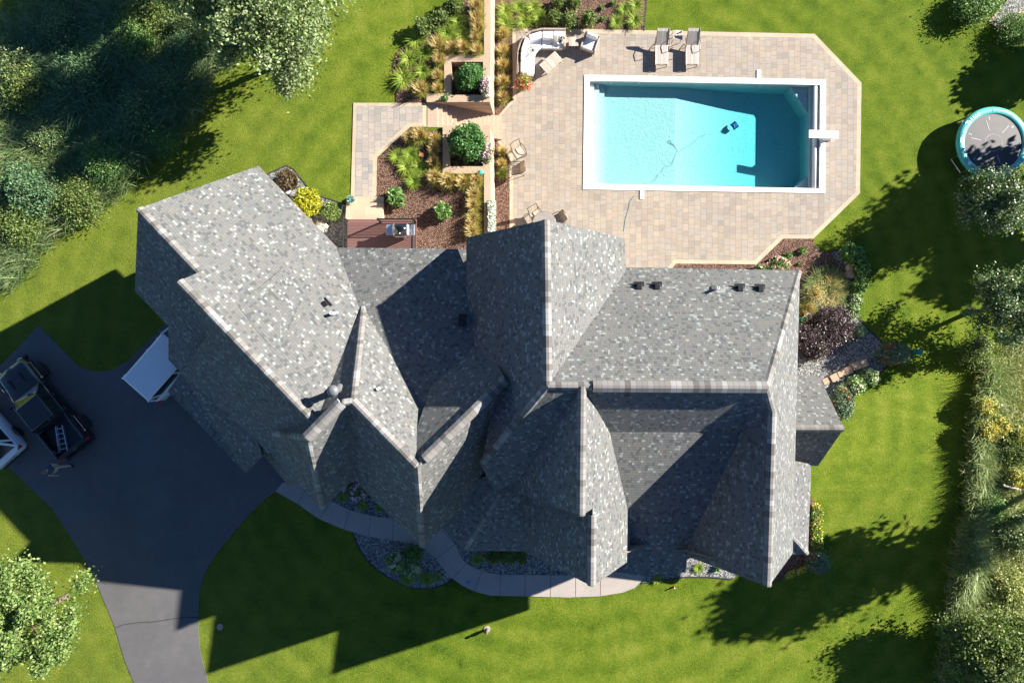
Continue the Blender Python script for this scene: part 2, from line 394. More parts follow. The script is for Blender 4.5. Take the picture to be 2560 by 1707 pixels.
def crown_pts(rx, ry, rz, n, clumps, spread, rng=RNG, hollow=.55, bottom=-.6):
    d = rng.normal(size=(clumps, 3)); d /= np.linalg.norm(d, axis=1)[:, None]
    d[:, 2] = np.where(d[:, 2] < bottom, -d[:, 2], d[:, 2])
    rr = (hollow+(1.03-hollow)*rng.random(clumps)**.6)*(.82+.36*rng.random(clumps))
    c = d*rr[:, None]*np.array([rx, ry, rz])
    wgt = rng.random(clumps)+.35; wgt /= wgt.sum(); k = rng.choice(clumps, n, p=wgt)
    cs = spread*(.6+.8*rng.random(clumps))
    return c[k]+rng.normal(size=(n, 3))*cs[k][:, None]*np.array([1, 1, .7])
def blades(n, r0, length, width, droop, lean=.5, rng=RNG, base=None, up=1.0, azi=None):
    """arching blades, 3 segments -> 8 verts each"""
    t = rng.random(n)*2*np.pi if azi is None else azi; rad = r0*np.sqrt(rng.random(n))
    L = length*(.65+.5*rng.random(n)); ln = lean*(.25+rng.random(n))
    dirv = np.stack([np.cos(t), np.sin(t)], 1); side = np.stack([-np.sin(t), np.cos(t)], 1)
    t2 = t+rng.normal(size=n)*1.1; b0 = np.stack([np.cos(t2), np.sin(t2)], 1)*rad[:, None]
    if base is not None: b0 = b0+base[:, :2]
    z0 = base[:, 2] if base is not None else np.zeros(n)
    out = []
    for i, s in enumerate((0, .38, .75, 1.0)):
        hor = ln*L*(s**1.5)+droop*L*.5*s**3*.6; ver = L*up*(s-.55*droop*s**2.6)
        wd = width*(1, .9, .6, .08)[i]*(.7+.6*0.5)
        c = b0+dirv*hor[:, None]; z = z0+ver
        out.append(np.concatenate([c-side*wd/2, z[:, None]], 1)); out.append(np.concatenate([c+side*wd/2, z[:, None]], 1))
    return np.stack(out, 1).reshape(-1, 3)
BF = [[0, 1, 3, 2], [2, 3, 5, 4], [4, 5, 7, 6]]
def copy_tree(o, loc, rz=0, label=None, scale=None, group=None):
    c = o.copy(); C.objects.link(c); c.location = loc; c.rotation_euler = (0, 0, rz)
    if label: c['label'] = label
    if group: c['group'] = group
    if scale: c.scale = (scale,)*3 if isinstance(scale, (int, float)) else scale
    def rec(src, dst):
        for ch in list(src.children):
            k = ch.copy(); C.objects.link(k); k.parent = dst; rec(ch, k)
    rec(o, c); return c

# ------------------------------------------------------------------ terrain and sheets
def cut_hole(bm, quad):
    cx = sum(q[0] for q in quad)/len(quad); cy = sum(q[1] for q in quad)/len(quad)
    x0 = min(q[0] for q in quad)-1; x1 = max(q[0] for q in quad)+1; y0 = min(q[1] for q in quad)-1; y1 = max(q[1] for q in quad)+1
    n = len(quad)
    for i in range(n):
        a, b = quad[i], quad[(i+1) % n]
        fs = [f for f in bm.faces if not (max(v.co.x for v in f.verts) < x0 or min(v.co.x for v in f.verts) > x1 or max(v.co.y for v in f.verts) < y0 or min(v.co.y for v in f.verts) > y1)]
        g = set(fs)
        for f in fs: g.update(f.edges); g.update(f.verts)
        bmesh.ops.bisect_plane(bm, geom=list(g), plane_co=(a[0], a[1], 0), plane_no=(b[1]-a[1], a[0]-b[0], 0), dist=1e-5)
    def inside(p):
        for i in range(n):
            a, b = quad[i], quad[(i+1) % n]
            s = (b[0]-a[0])*(p.y-a[1])-(b[1]-a[1])*(p.x-a[0]); sc_ = (b[0]-a[0])*(cy-a[1])-(b[1]-a[1])*(cx-a[0])
            if s*sc_ < 0: return False
        return True
    bmesh.ops.delete(bm, geom=[f for f in bm.faces if inside(f.calc_center_median())], context='FACES')
def quadpx(pts, z): return [P(x, y, z)[:2] for x, y in pts]
POOL_OUT = [(1461, 189), (2063, 201), (2061, 484), (1457, 474)]
POOL_IN = [(1474, 203), (2050, 214), (2046, 471), (1471, 461)]
POOL_MID = [(1467, 196), (2057, 207), (2054, 478), (1463, 468)]
SX0, SX1, SY0, SY1 = -3.92, -.74, 10.92, 12.12            # garden stair
HOLES = [quadpx(POOL_MID, 0), [(SX0+.05, SY0), (SX1-.05, SY0), (SX1-.05, SY1), (SX0+.05, SY1)],
         [(-3.1, 12.45), (-1.25, 12.45), (-1.25, 14.2), (-3.1, 14.2)], [(-3.15, 8.78), (-1.25, 8.78), (-1.25, 10.6), (-3.15, 10.6)]]
def lines(lo, hi):
    a = [-140, -100, -75, -58, -48, -42, -38]; b = [-q for q in a[::-1]]
    return a+list(np.arange(-36, 36.01, .5))+b
xs = sorted(lines(-36, 36)+[-1.3, -1.15]); ys = lines(-36, 36)
bm = bmesh.new(); gv = [[bm.verts.new((x, y, hgt(x, y))) for y in ys] for x in xs]
for i in range(len(xs)-1):
    for j in range(len(ys)-1): bm.faces.new((gv[i][j], gv[i+1][j], gv[i+1][j+1], gv[i][j+1]))
for h_ in HOLES: cut_hole(bm, h_)
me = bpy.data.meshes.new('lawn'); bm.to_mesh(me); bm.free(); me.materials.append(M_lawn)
lawn = bpy.data.objects.new('lawn', me); C.objects.link(lawn); struct(lawn)
def smooth_poly(pts, it=2):
    for _ in range(it):
        q = []
        for i in range(len(pts)):
            a = pts[i]; b = pts[(i+1) % len(pts)]
            q += [(a[0]*.75+b[0]*.25, a[1]*.75+b[1]*.25), (a[0]*.25+b[0]*.75, a[1]*.25+b[1]*.75)]
        pts = q
    return pts
def sheet(name, pts, mat, off, holes=(), world=False, grid=True, z=None, rim=.03):
    """polygon of photo pixels (or world xy) laid on the ground as a thin slab"""
    w_ = [Vector(p).to_2d() if world else G(*p).to_2d() for p in pts]
    bm = bmesh.new(); vs = [bm.verts.new((p.x, p.y, 0)) for p in w_]; f = bm.faces.new(vs); f.normal_update()
    bmesh.ops.triangulate(bm, faces=[f], ngon_method='EAR_CLIP'); 
    if grid:
        x0, x1 = min(p.x for p in w_), max(p.x for p in w_); y0, y1 = min(p.y for p in w_), max(p.y for p in w_)
        if x1 > -1.3 and y0 < 3:
            for y in np.arange(math.ceil(max(y0, -8)*2)/2, min(y1, 3)+.01, .5):
                bmesh.ops.bisect_plane(bm, geom=bm.verts[:]+bm.edges[:]+bm.faces[:], plane_co=(0, y, 0), plane_no=(0, 1, 0), dist=1e-5)
    for h_ in holes: cut_hole(bm, h_)
    for v in bm.verts: v.co.z = (hgt(v.co.x, v.co.y) if z is None else z)+off
    be = [e for e in bm.edges if e.is_boundary]
    r = bmesh.ops.extrude_edge_only(bm, edges=be)
    for g in r['geom']:
        if isinstance(g, bmesh.types.BMVert): g.co.z -= off+rim
    bmesh.ops.recalc_face_normals(bm, faces=bm.faces[:])
    bm.normal_update()
    for fc in bm.faces:
        if abs(fc.normal.z) > .5 and fc.normal.z < 0: fc.normal_flip()
    me = bpy.data.meshes.new(name); bm.to_mesh(me); bm.free(); me.materials.append(mat)
    o = bpy.data.objects.new(name, me); C.objects.link(o); return struct(o)

drive = [(94, 815), (102, 819), (135, 853), (174, 892), (196, 915), (224, 926), (252, 929), (283, 923), (314, 906), (337, 884), (393, 830), (450, 770), (560, 850), (760, 1130), (720, 1195), (689, 1227),
         (660, 1250), (632, 1277), (596, 1316), (564, 1355), (535, 1392), (517, 1422), (505, 1452), (499, 1482), (496, 1530), (497, 1583), (500, 1620), (506, 1650), (521, 1707), (540, 1790),
         (360, 1790), (336, 1707), (312, 1650), (286, 1563), (255, 1489), (232, 1432), (202, 1382), (165, 1321), (131, 1271), (71, 1214), (21, 1166), (-120, 1060), (-120, 1010), (0, 915), (53, 861)]
sheet('driveway', drive, M_asph, .02, grid=False)
walk = [(689, 1227), (745, 1259), (798, 1296), (860, 1322), (921, 1340), (982, 1349), (1043, 1357), (1058, 1370), (1091, 1395), (1112, 1423), (1131, 1445), (1157, 1463), (1187, 1477), (1227, 1487), (1311, 1489), (1420, 1492),
        (1498, 1489), (1555, 1480), (1587, 1468), (1614, 1440), (1614, 1400), (1420, 1410), (1420, 1437), (1251, 1435), (1222, 1431), (1190, 1420), (1165, 1407), (1152, 1392), (1147, 1380), (1141, 1359), (1110, 1320), (1060, 1290), (983, 1296), (927, 1288), (875, 1274), (828, 1252), (770, 1210), (708, 1205)]
sheet('front_walk', walk, M_conc, .045, grid=False)
bed_u = [(990, 257), (989, 222), (981, 168), (990, 135), (1009, 112), (1040, 67), (1073, 45), (1098, 28), (1121, 0), (1135, -60), (1214, -60), (1214, 150), (1120, 150), (1120, 247), (1068, 247), (1066, 258)]
sheet('garden_bed', bed_u, M_mulch, .03, grid=False)
bed_l = [(941, 400), (1024, 318), (1066, 320), (1066, 326), (1112, 326), (1112, 422), (1207, 425), (1209, 640), (960, 640), (958, 560), (941, 495)]
sheet('garden_bed', bed_l, M_mulch, .03, grid=False)
bed_t = [(1238, -60), (1620, -60), (1608, 79), (1281, 73), (1282, 247), (1246, 289), (1238, 289)]
sheet('garden_bed', bed_t, M_mulch, .03, grid=False)
bed_s = [(1239, 348), (1275, 391), (1275, 640), (1238, 640)]
sheet('garden_bed', bed_s, M_mulch, .03, grid=False)
bed_r = [(1620, 720), (1676, 655), (1890, 655), (1955, 592), (2032, 594), (2037, 618), (2055, 630), (2077, 632), (2090, 655), (2115, 680), (2115, 740), (2060, 800), (1990, 830), (1900, 800)]
sheet('garden_bed', bed_r, M_mulch, .034)
grv_r = [(2077, 632), (2092, 624), (2109, 619), (2140, 625), (2156, 652), (2160, 680), (2158, 710), (2150, 738), (2140, 767), (2141, 785), (2147, 799), (2175, 830), (2200, 850), (2216, 885), (2214, 917), (2180, 955), (2131, 993), (1960, 1010), (1960, 800), (2060, 740), (2105, 690)]
sheet('gravel_bed', grv_r, M_gravel, .025)
grv_l = [(655, 432), (668, 436), (689, 427), (716, 415), (735, 424), (744, 436), (764, 462), (778, 477), (795, 490), (828, 500), (856, 509), (872, 512), (872, 660), (840, 660), (640, 460)]
sheet('gravel_bed', grv_l, M_gravel, .025, grid=False)
sheet('gravel_bed', [(790, 1228), (884, 1170), (1060, 1300), (983, 1298), (927, 1290), (875, 1276), (828, 1254)], M_gravel, .025, grid=False)
sheet('gravel_bed', [(882, 1330), (890, 1352), (903, 1377), (918, 1400), (939, 1419), (967, 1440), (998, 1456), (1025, 1468), (1055, 1470), (1082, 1469), (1108, 1460), (1133, 1447), (1112, 1422), (1091, 1394), (1057, 1368), (1043, 1355), (982, 1347), (921, 1339)], M_gravel, .025, grid=False)
sheet('gravel_bed', [(1138, 1340), (1147, 1380), (1152, 1393), (1165, 1408), (1190, 1421), (1222, 1432), (1251, 1436), (1425, 1438), (1425, 1380), (1200, 1330)], M_gravel, .025, grid=False)
sheet('gravel_bed', [(1612, 1400), (1614, 1441), (1604, 1457), (1630, 1450), (1662, 1447), (1715, 1440), (1770, 1440), (1831, 1446), (1850, 1430), (1850, 1380)], M_gravel, .025, grid=False)
sheet('garden_bed', [(1920, 1440), (1945, 1450), (1972, 1436), (2008, 1414), (2028, 1390), (2040, 1350), (2046, 1300), (2042, 1262), (2025, 1240), (1970, 1300)], M_mulch, .025, grid=False)
# patio on the pool terrace: border course, then the field
pat = [(1281, 71), (1607, 77), (2036, 86), (2153, 208), (2149, 484), (2033, 597), (1957, 597), (1891, 661), (1690, 659), (1640, 720), (1274, 720), (1274, 393), (1239, 350), (1238, 290), (1246, 290), (1282, 248)]
fld = [(1290, 81), (1607, 87), (2031, 96), (2143, 212), (2139, 480), (2029, 587), (1953, 587), (1886, 651), (1685, 649), (1630, 720), (1284, 720), (1284, 388), (1250, 350), (1250, 292), (1291, 250)]
sheet('patio_edging', pat, M_bord, .035, [quadpx(POOL_MID, 0)], grid=False, z=0)
sheet('pool_patio', fld, M_pav, .040, [quadpx(POOL_MID, 0)], grid=False, z=0)
up = [(884, 258), (1066, 258), (1066, 318), (1026, 318), (943, 394), (941, 493), (941, 500), (877, 500)]
upf = [(892, 266), (1057, 266), (1057, 308), (1021, 308), (933, 390), (931, 493), (887, 493)]
sheet('patio_edging', up, M_bord, .035, grid=False); sheet('upper_patio', upf, M_pav2, .040, grid=False)

# ------------------------------------------------------------------ the house
house = thing('house', 'large house with steep grey shingle roofs of many gables and hips', 'house')
def plane3(a, b, c):
    n = (b-a).cross(c-a).normalized(); return a, n
def Rp(pl, px, py):                                      # point of a roof plane seen at a pixel
    o = Vector((0, 0, H)); d = P(px, py, 0)-o; t = (pl[0]-o).dot(pl[1])/d.dot(pl[1]); return o+d*t
def roof_obj(polys, parent=house, th=.16):
    me = bpy.data.meshes.new('roof'); vs = []; fs = []; uvs = []; mi = []
    for poly in polys:
        n = Vector((0, 0, 0)); k = len(poly)
        for i in range(k):
            a, b = poly[i], poly[(i+1) % k]; n += Vector(((a.y-b.y)*(a.z+b.z), (a.z-b.z)*(a.x+b.x), (a.x-b.x)*(a.y+b.y)))
        n.normalize()
        if n.z < 0: n = -n; poly = poly[::-1]
        ud = Vector((-n.y, n.x, 0)).normalized() if abs(n.z) < .999 else Vector((1, 0, 0)); vd = n.cross(ud)
        b0 = len(vs); vs += [tuple(p) for p in poly]+[tuple(p-Vector((0, 0, th))) for p in poly]
        for tri in tessellate_polygon([poly]):
            a_, b_, c_ = (poly[q] for q in tri)
            if (b_-a_).cross(c_-a_).z < 0: tri = tri[::-1]
            fs.append(tuple(b0+q for q in tri)); mi.append(0); uvs.append([(poly[q].dot(ud), poly[q].dot(vd)) for q in tri])
            fs.append(tuple(b0+k+q for q in tri[::-1])); mi.append(1); uvs.append([(0, 0)]*3)
        for i in range(k):
            j = (i+1) % k; fs.append((b0+i, b0+k+i, b0+k+j, b0+j)); mi.append(1); uvs.append([(0, 0)]*4)
    me.from_pydata(vs, [], fs); me.materials.append(M_sh); me.materials.append(M_fascia)
    me.polygons.foreach_set('material_index', mi); l = me.uv_layers.new(name='UVMap'); i = 0
    for u in uvs:
        for q in u: l.data[i].uv = q; i += 1
    me.update(); o = bpy.data.objects.new('roof', me); C.objects.link(o); o.parent = parent; return o
def cap(a, b, parent, w=.16, rise=.035, drop=.13, ext=0):
    d = (b-a); L = d.length; d.normalize(); a = a-d*ext; b = b+d*ext
    s = d.cross(Vector((0, 0, 1))).normalized(); up = Vector((0, 0, 1))
    vs = []; 
    for p in (a, b):
        vs += [p-s*w-up*drop, p-s*w*.9+up*(rise-drop+.02), p-s*.05+up*rise, p+s*.05+up*rise, p+s*w*.9+up*(rise-drop+.02), p+s*w-up*drop]
    fs = [(i, i+1, i+7, i+6) for i in range(5)]+[(0, 1, 2, 3, 4, 5), (11, 10, 9, 8, 7, 6)]
    me = bpy.data.meshes.new('ridge_cap'); me.from_pydata([tuple(v) for v in vs], [], fs); me.materials.append(M_cap)
    l = me.uv_layers.new(name='UVMap'); ofs = random.random()*20
    for pl_ in me.polygons:
        for li in pl_.loop_indices:
            vi = me.loops[li].vertex_index; l.data[li].uv = ((L+2*ext if vi > 5 else 0)+ofs, (vi % 6)*.08)
    me.update(); o = bpy.data.objects.new('ridge_cap', me); C.objects.link(o); o.parent = parent; return o

# garage wing
ga, gb, gc, gd = P(345, 522, 10.4), P(496, 681, 10.4), P(645, 415, 7.0), P(337, 727, 7.0)
NE = plane3(ga, gb, gc); ge = Rp(NE, 446, 703); gf = P(785, 1056, ge.z)
SW1 = plane3(ga, gb, gd); SW2 = plane3(ge, gf, Rp(SW1, 452, 932))
gv0, gw = Rp(NE, 909, 753), Rp(NE, 794, 1045)
r_gar = roof_obj([[ga, gc, Rp(NE, 843, 619), gv0, gw, gf, ge, gb],
                  [ga, gb, Rp(SW1, 500, 700), Rp(SW1, 519, 838), Rp(SW1, 452, 932), Rp(SW1, 421, 899), Rp(SW1, 421, 815), gd],
                  [ge, gf, Rp(SW2, 775, 1120), Rp(SW2, 650, 1135), Rp(SW2, 645, 1102), Rp(SW2, 452, 932), Rp(SW2, 519, 838)]])
up_ = Vector((0, 0, 1))
rw = [Rp(NE, 595, 762)+up_*.02, Rp(NE, 709, 673)+up_*.17, Rp(NE, 774, 632)+up_*.03, Rp(NE, 850, 650)+up_*.02, gv0+up_*.02, gw+up_*.02, Rp(NE, 700, 900)+up_*.01]
roof_wedge = roof_obj([[rw[0], rw[1], rw[6]], [rw[1], rw[5], rw[6]], [rw[1], rw[4], rw[5]], [rw[1], rw[2], rw[3], rw[4]]], th=.2)
cap(ga, gb, r_gar); cap(ge, gf, r_gar)
sk0, sk1 = Rp(SW2, 452, 932), Rp(SW2, 645, 1102)
ske = sk0.z-.42
r_skirt = roof_obj([[sk0, sk1, P(656, 1140, sk1.z-.18), P(613, 1183, ske), P(419, 978, ske)]])
# cross wing with hip end
c1, c2 = P(852, 1007, 11.4), P(765, 1095, 11.3); c3 = Rp(SW2, 676, 1083)+up_*.03; c4 = P(804, 1271, 7.0)
Chip = plane3(c2, c4, c3); Cnw = plane3(c1, c2, c3); Cse = plane3(c1, c2, c4)
r_c = roof_obj([[c2, c3, Rp(Chip, 655, 1133), Rp(Chip, 723, 1217), Rp(Chip, 738, 1206), c4], [c1, c2, c3, Rp(Cnw, 740, 1040), Rp(Cnw, 794, 1035)],
                [c1, c2, c4, Rp(Cse, 884, 1198), Rp(Cse, 905, 1100), Rp(Cse, 880, 1005)]])
cap(c1, c2, r_c, .22, .1); cap(c2, c3, r_c, .13); cap(c2, c4, r_c, .13)
# middle hip roof
d1, d2, d0 = P(881, 1003, 11.3), P(1041, 1167, 11.2), gv0+up_*.03
Dne = plane3(d0, d1, d2); d3 = P(1055, 1368, 7.0); Dsw = plane3(d1, d2, d3)
e1 = P(1264, 949, 10.45); SE = plane3(d2, e1, d3)
r_d = roof_obj([[d0, d1, d2, Rp(Dne, 1060, 1130), Rp(Dne, 1085, 1040)], [d1, d0, gw+up_*.02, c1+up_*.02],
                [d1, d2, d3, Rp(Dsw, 884, 1198), Rp(Dsw, 868, 1005)]])
cap(d0, d1, r_d, .15, .04); cap(d1, d2, r_d); cap(d2, d3, r_d, .13); cap(c1+(d1-c1)*.1, d1, r_d, .13)
e0 = d2+(e1-d2)*.03; ENW = plane3(d2, e1, P(1168, 823, 7.75))
r_e = roof_obj([[d2, e1, Rp(ENW, 1215, 850), Rp(ENW, 1168, 810), Rp(ENW, 1100, 900), Rp(ENW, 1035, 1090)],
                [d2, e1, Rp(SE, 1262, 1010), Rp(SE, 1215, 1215), Rp(SE, 1105, 1320), d3]])
cap(e0+(e1-e0)*.06, e1, r_e, .2, .1)
n1, n2, n3 = P(843, 618, 6.98), P(1180, 623, 7.4), P(1070, 1064, 9.35); NP = plane3(n1, n2, n3)
r_n = roof_obj([[Rp(NP, 830, 619), n2, Rp(NP, 1230, 850), Rp(NP, 1150, 1000), Rp(NP, 1060, 1120), Rp(NP, 915, 900), Rp(NP, 890, 800)]])
# main gable running to the pool side
m1, m2 = P(1365, 549, 11.45), P(1370, 965, 12.0); mL, mR = P(1166, 594, 7.7), P(1562, 596, 7.7)
MW, ME = plane3(m1, m2, mL), plane3(m1, m2, mR)
h1 = Rp(MW, 1203, 1163)
r_m = roof_obj([[m1, mL, Rp(MW, 1164, 812), Rp(MW, 1235, 1000), h1, m2], [m1, mR, Rp(ME, 1565, 690), m2]])
cap(m1, m2, r_m); cap(m2, h1, r_m, .15)
# east wing
ew0, ew1 = m2, P(1917, 968, 12.0); NEw = plane3(ew0, ew1, P(1564, 671, 7.7))
nc = Rp(NEw, 2000, 676); k2 = P(1934, 1030, 11.4); b1 = P(1921, 1466, 11.75); bR, bL = P(1982, 1382, 7.96), P(1720, 1391, 8.44)
mid = P(1990, 1060, 8.1); BW = plane3(k2, b1, bL)
r_ew = roof_obj([[ew0, ew1, nc, Rp(NEw, 1562, 668)], [nc, ew1, k2, mid]])
cap(ew0+(ew1-ew0)*.205, ew1, r_ew, .22, .12); cap(ew0, ew0+(ew1-ew0)*.2, r_ew, .15, .04); cap(ew1, nc, r_ew, .15)
r_b = roof_obj([[k2, b1, bR, mid], [ew1, k2, b1, bL, Rp(BW, 1722, 1300), Rp(BW, 1760, 1120)]])
cap(k2, b1, r_b); cap(ew1, k2, r_b, .12)
# south gable A, rear and front part
a0, a1 = P(1456, 966, 12.05), P(1453, 1290, 12.3); aR = P(1573, 1401, 9.0)
AE = plane3(a0, a1, aR); a2 = Rp(AE, 1482, 1270); a3 = Rp(AE, 1480, 1465); AWr = plane3(a0, a1, P(1256, 1218, 7.4))
AWf = plane3(a2, a3, P(1310, 1378, 7.8))
r_a = roof_obj([[a0, a1, a2, a3, aR, Rp(AE, 1577, 1260), Rp(AE, 1552, 1170), Rp(AE, 1528, 1079), Rp(AE, 1502, 1038)],
                [a0, a1, P(1256, 1218, 7.4), Rp(AWr, 1290, 1120)]])
r_af = roof_obj([[a2+Vector((0, .5, 0)), a3, P(1310, 1378, 7.8), Rp(AWf, 1310, 1235), Rp(AWf, 1400, 1220)]])
cap(a0, a1, r_a); cap(a2+Vector((0, -.25, 0)), a3, r_af, .16)
Q = plane3(m2, m2+Vector((1, 0, 0)), h1)
r_q = roof_obj([[m2, Rp(Q, 1456, 966), Rp(Q, 1440, 1170), Rp(Q, 1235, 1225), h1]])
# lower roof by the entrance
f1, f2, f3 = P(1256, 1224, 7.4), P(1161, 1376, 5.3), P(1320, 1378, 5.3); f4 = P(1105, 1320, 5.3)
FS = plane3(f1, f2, f3); FW = plane3(f1, f2, f4)
r_f = roof_obj([[f1, f2, f3, Rp(FS, 1345, 1200), Rp(FS, 1256, 1190)], [f1, f2, f4, Rp(FW, 1200, 1195), Rp(FW, 1256, 1175)]])
cap(f1, f2, r_f, .16)
# south slope between the gables, steep above and flatter below
s0 = plane3(ew0, ew1, P(1700, 1080, 10.3)); q1, q2 = Rp(s0, 1500, 1080), Rp(s0, 1940, 1080)
SL = plane3(q1, q2, P(1600, 1430, 7.9))
r_s = roof_obj([[ew0, ew1, q2, q1], [q1, q2, Rp(SL, 1850, 1240), Rp(SL, 1728, 1392), Rp(SL, 1656, 1432), Rp(SL, 1615, 1441), Rp(SL, 1535, 1428), Rp(SL, 1525, 1200)]])
t0, t1, t2, t3, t4 = P(1666, 1396, 7.3), P(1718, 1390, 7.3), P(1714, 1430, 6.9), P(1673, 1431, 6.9), P(1652, 1437, 5.9)
t0, t1, t2, t3, t4 = [Rp(plane3(t0, t1, t3), *q_) for q_ in ((1666, 1396), (1718, 1390), (1714, 1430), (1673, 1431), (1652, 1437))]
r_t = roof_obj([[t0, t1, t2, t3], [t0, t3, t4]])
# east bay roof and skirt
y1, y2 = P(1985, 1071, 7.4), P(2110, 1071, 7.4)
r_y = roof_obj([[y1, y2, P(2048, 939, 5.0), P(1985, 938, 5.0)], [y1, y2, P(2045, 1164, 5.0), P(1985, 1162, 5.0)]]); cap(y1, y2, r_y, .16)
z1, z2, z3, z4 = P(1975, 1150, 6.0), P(2028, 1160, 5.0), P(2020, 1385, 5.0), P(1970, 1330, 6.0)
r_z = roof_obj([[z1, z2, z3, z4], [z4, z3, P(1960, 1385, 5.0), P(1950, 1340, 6.0)]]); cap(z4, z3, r_z, .12)
# roof fittings
def box_vent(px, py, pl, par, rz=0):
    p = Rp(pl, px, py); b = MB(); b.frust([(-.13, -.13), (.13, -.13), (.13, .13), (-.13, .13)], -.1, [(-.11, -.11), (.11, -.11), (.11, .11), (-.11, .11)], .16, 0, .015)
    b.box((0, 0, -.02), (.42, .42, .03)); b.box((0, .1, .05), (.2, .04, .1))
    o = b.build('roof_vent', M_black, par); o.location = p; o.rotation_euler = (0, 0, rz); return o
for px, py in ((1597, 717), (1642, 717), (1849, 722), (1900, 723)): box_vent(px, py, NEw, r_ew)
box_vent(812, 761, NE, r_gar, .75)
def pipe(px, py, pl, par, h=.45, r=.06, mat=M_white):
    p = Rp(pl, px, py); b = MB(); b.lathe([(r, -.2), (r, h), (r*.8, h), (r*.8, h-.05)], n=14); b.lathe([(r*3, -.1), (r*2.6, .03), (r*1.3, .14), (r*1.2, .14)], m=1, n=14)
    o = b.build('vent_pipe', [mat, M_steel], par); o.location = p; return o
pipe(1788, 722, NEw, r_ew); pipe(836, 784, NE, r_gar, .5, .07); pipe(949, 970, Dne, r_d, .35, .06)
fp = Rp(plane3(d1, d0, gw), 848, 973)
b = MB(); b.lathe([(.24, -.4), (.2, .0), (.13, .1), (.13, .75), (.17, .78), (.21, .85), (.21, .98), (.10, 1.06), (.02, 1.07)], n=20)
o = b.build('chimney_flue', plain('dull_galvanised', (.15, .155, .165), .55, .2), r_d, True); o.location = fp
cb = Rp(NP, 1157, 800); b = MB(); b.box((0, 0, .1), (.3, .5, .5)); b.box((0, .3, .35), (.36, .14, .05), m=1)
o = b.build('roof_vent', [M_black, MATS['fascia']], r_n); o.location = cb
# walls follow the eaves and rakes
chain = [gd, ga, gc, Rp(NE, 843, 619), P(1166, 623, 7), mL, m1, mR, Rp(NEw, 1562, 668), nc, mid, bR, b1, bL, Rp(SL, 1728, 1392), Rp(SL, 1560, 1392), aR, a3, P(1314, 1372, 5.6), f2, f4, d3, Rp(Dsw, 884, 1198), c4, Rp(Chip, 738, 1206), Rp(Chip, 655, 1133), sk1, sk0, Rp(SW1, 421, 815)]
def offset_chain(ch, d):
    out = []; n = len(ch); cent = sum(ch, Vector())/n
    for i in range(n):
        a, b, c = ch[i-1].to_2d(), ch[i].to_2d(), ch[(i+1) % n].to_2d()
        e1_, e2_ = (b-a), (c-b)
        if e1_.length < .01 or e2_.length < .01: e1_ = e2_ = (c-a)
        e1_.normalize(); e2_.normalize(); nn = Vector((e1_.y, -e1_.x))+Vector((e2_.y, -e2_.x))
        if nn.length < .2: nn = Vector((e1_.y, -e1_.x))
        nn.normalize(); k = d/max(.5, nn.dot(Vector((e1_.y, -e1_.x)))); out.append(Vector((b.x+nn.x*k, b.y+nn.y*k, ch[i].z-.55)))
    return out
inn = offset_chain(chain, .45)
b = MB()
for i in range(len(inn)):
    p, q = inn[i], inn[(i+1) % len(inn)]
    if (p-q).to_2d().length < .05: continue
    zp, zq = hgt(p.x, p.y)-.4, hgt(q.x, q.y)-.4
    if p.x > -1.3 or q.x > -1.3: zp = min(zp, hgt(p.x+.1, p.y)-.4)
    b.add([(p.x, p.y, zp), (q.x, q.y, zq), tuple(q), tuple(p)], [(0, 1, 2, 3)])
b.build('wall', M_wallS, house)
def wall_part(i, t, z0, w_, h_, name, mat, frame=True):
    p, q = inn[i], inn[(i+1) % len(inn)]; d = (q-p).to_2d(); L = d.length; d.normalize(); nrm = Vector((-d.y, d.x))
    c = p.to_2d()+d*L*t; rz = math.atan2(d.y, d.x)
    b = MB(); b.box((0, 0, h_/2), (w_+.16, .10, h_+.16)); o = b.build(name, M_white if frame else mat, house)
    o.location = (c.x+nrm.x*.03, c.y+nrm.y*.03, z0); o.rotation_euler = (0, 0, rz)
    b = MB(); b.box((0, 0, h_/2), (w_, .14, h_)); g = b.build('pane' if frame else 'panel', mat, o)
for i, t, z0, w_, h_ in ((2, .3, 4, 1.2, 1.4), (2, .6, 4, 1.2, 1.4), (3, .3, 4.2, 1.8, 1.6), (5, .6, 1, 2, 2), (6, .4, 1, 2, 2), (6, .4, 4.2, 1.8, 1.6), (5, .6, 4.2, 1.8, 1.6), (8, .2, 3.6, 1.6, 1.6), (8, .5, 3.6, 1.6, 1.6), (8, .8, 3.6, 1.6, 1.6),
                         (10, .5, 4, 1.4, 1.5), (11, .5, 3.4, 1, 1.6), (12, .5, 3.4, 1.6, 1.6), (17, .5, 3.2, 1.6, 1.6), (21, .4, 3.4, 1.5, 1.5), (0, .5, 3.4, 1.0, 1.4)):
    wall_part(i, t, z0, w_, h_, 'window', M_glass)
wall_part(26, .3, U, 2.6, 2.2, 'garage_door', M_wood, False); wall_part(26, .72, U, 2.6, 2.2, 'garage_door', M_wood, False)
wall_part(22, .5, U, 1.1, 2.1, 'front_door', M_fascia, False)
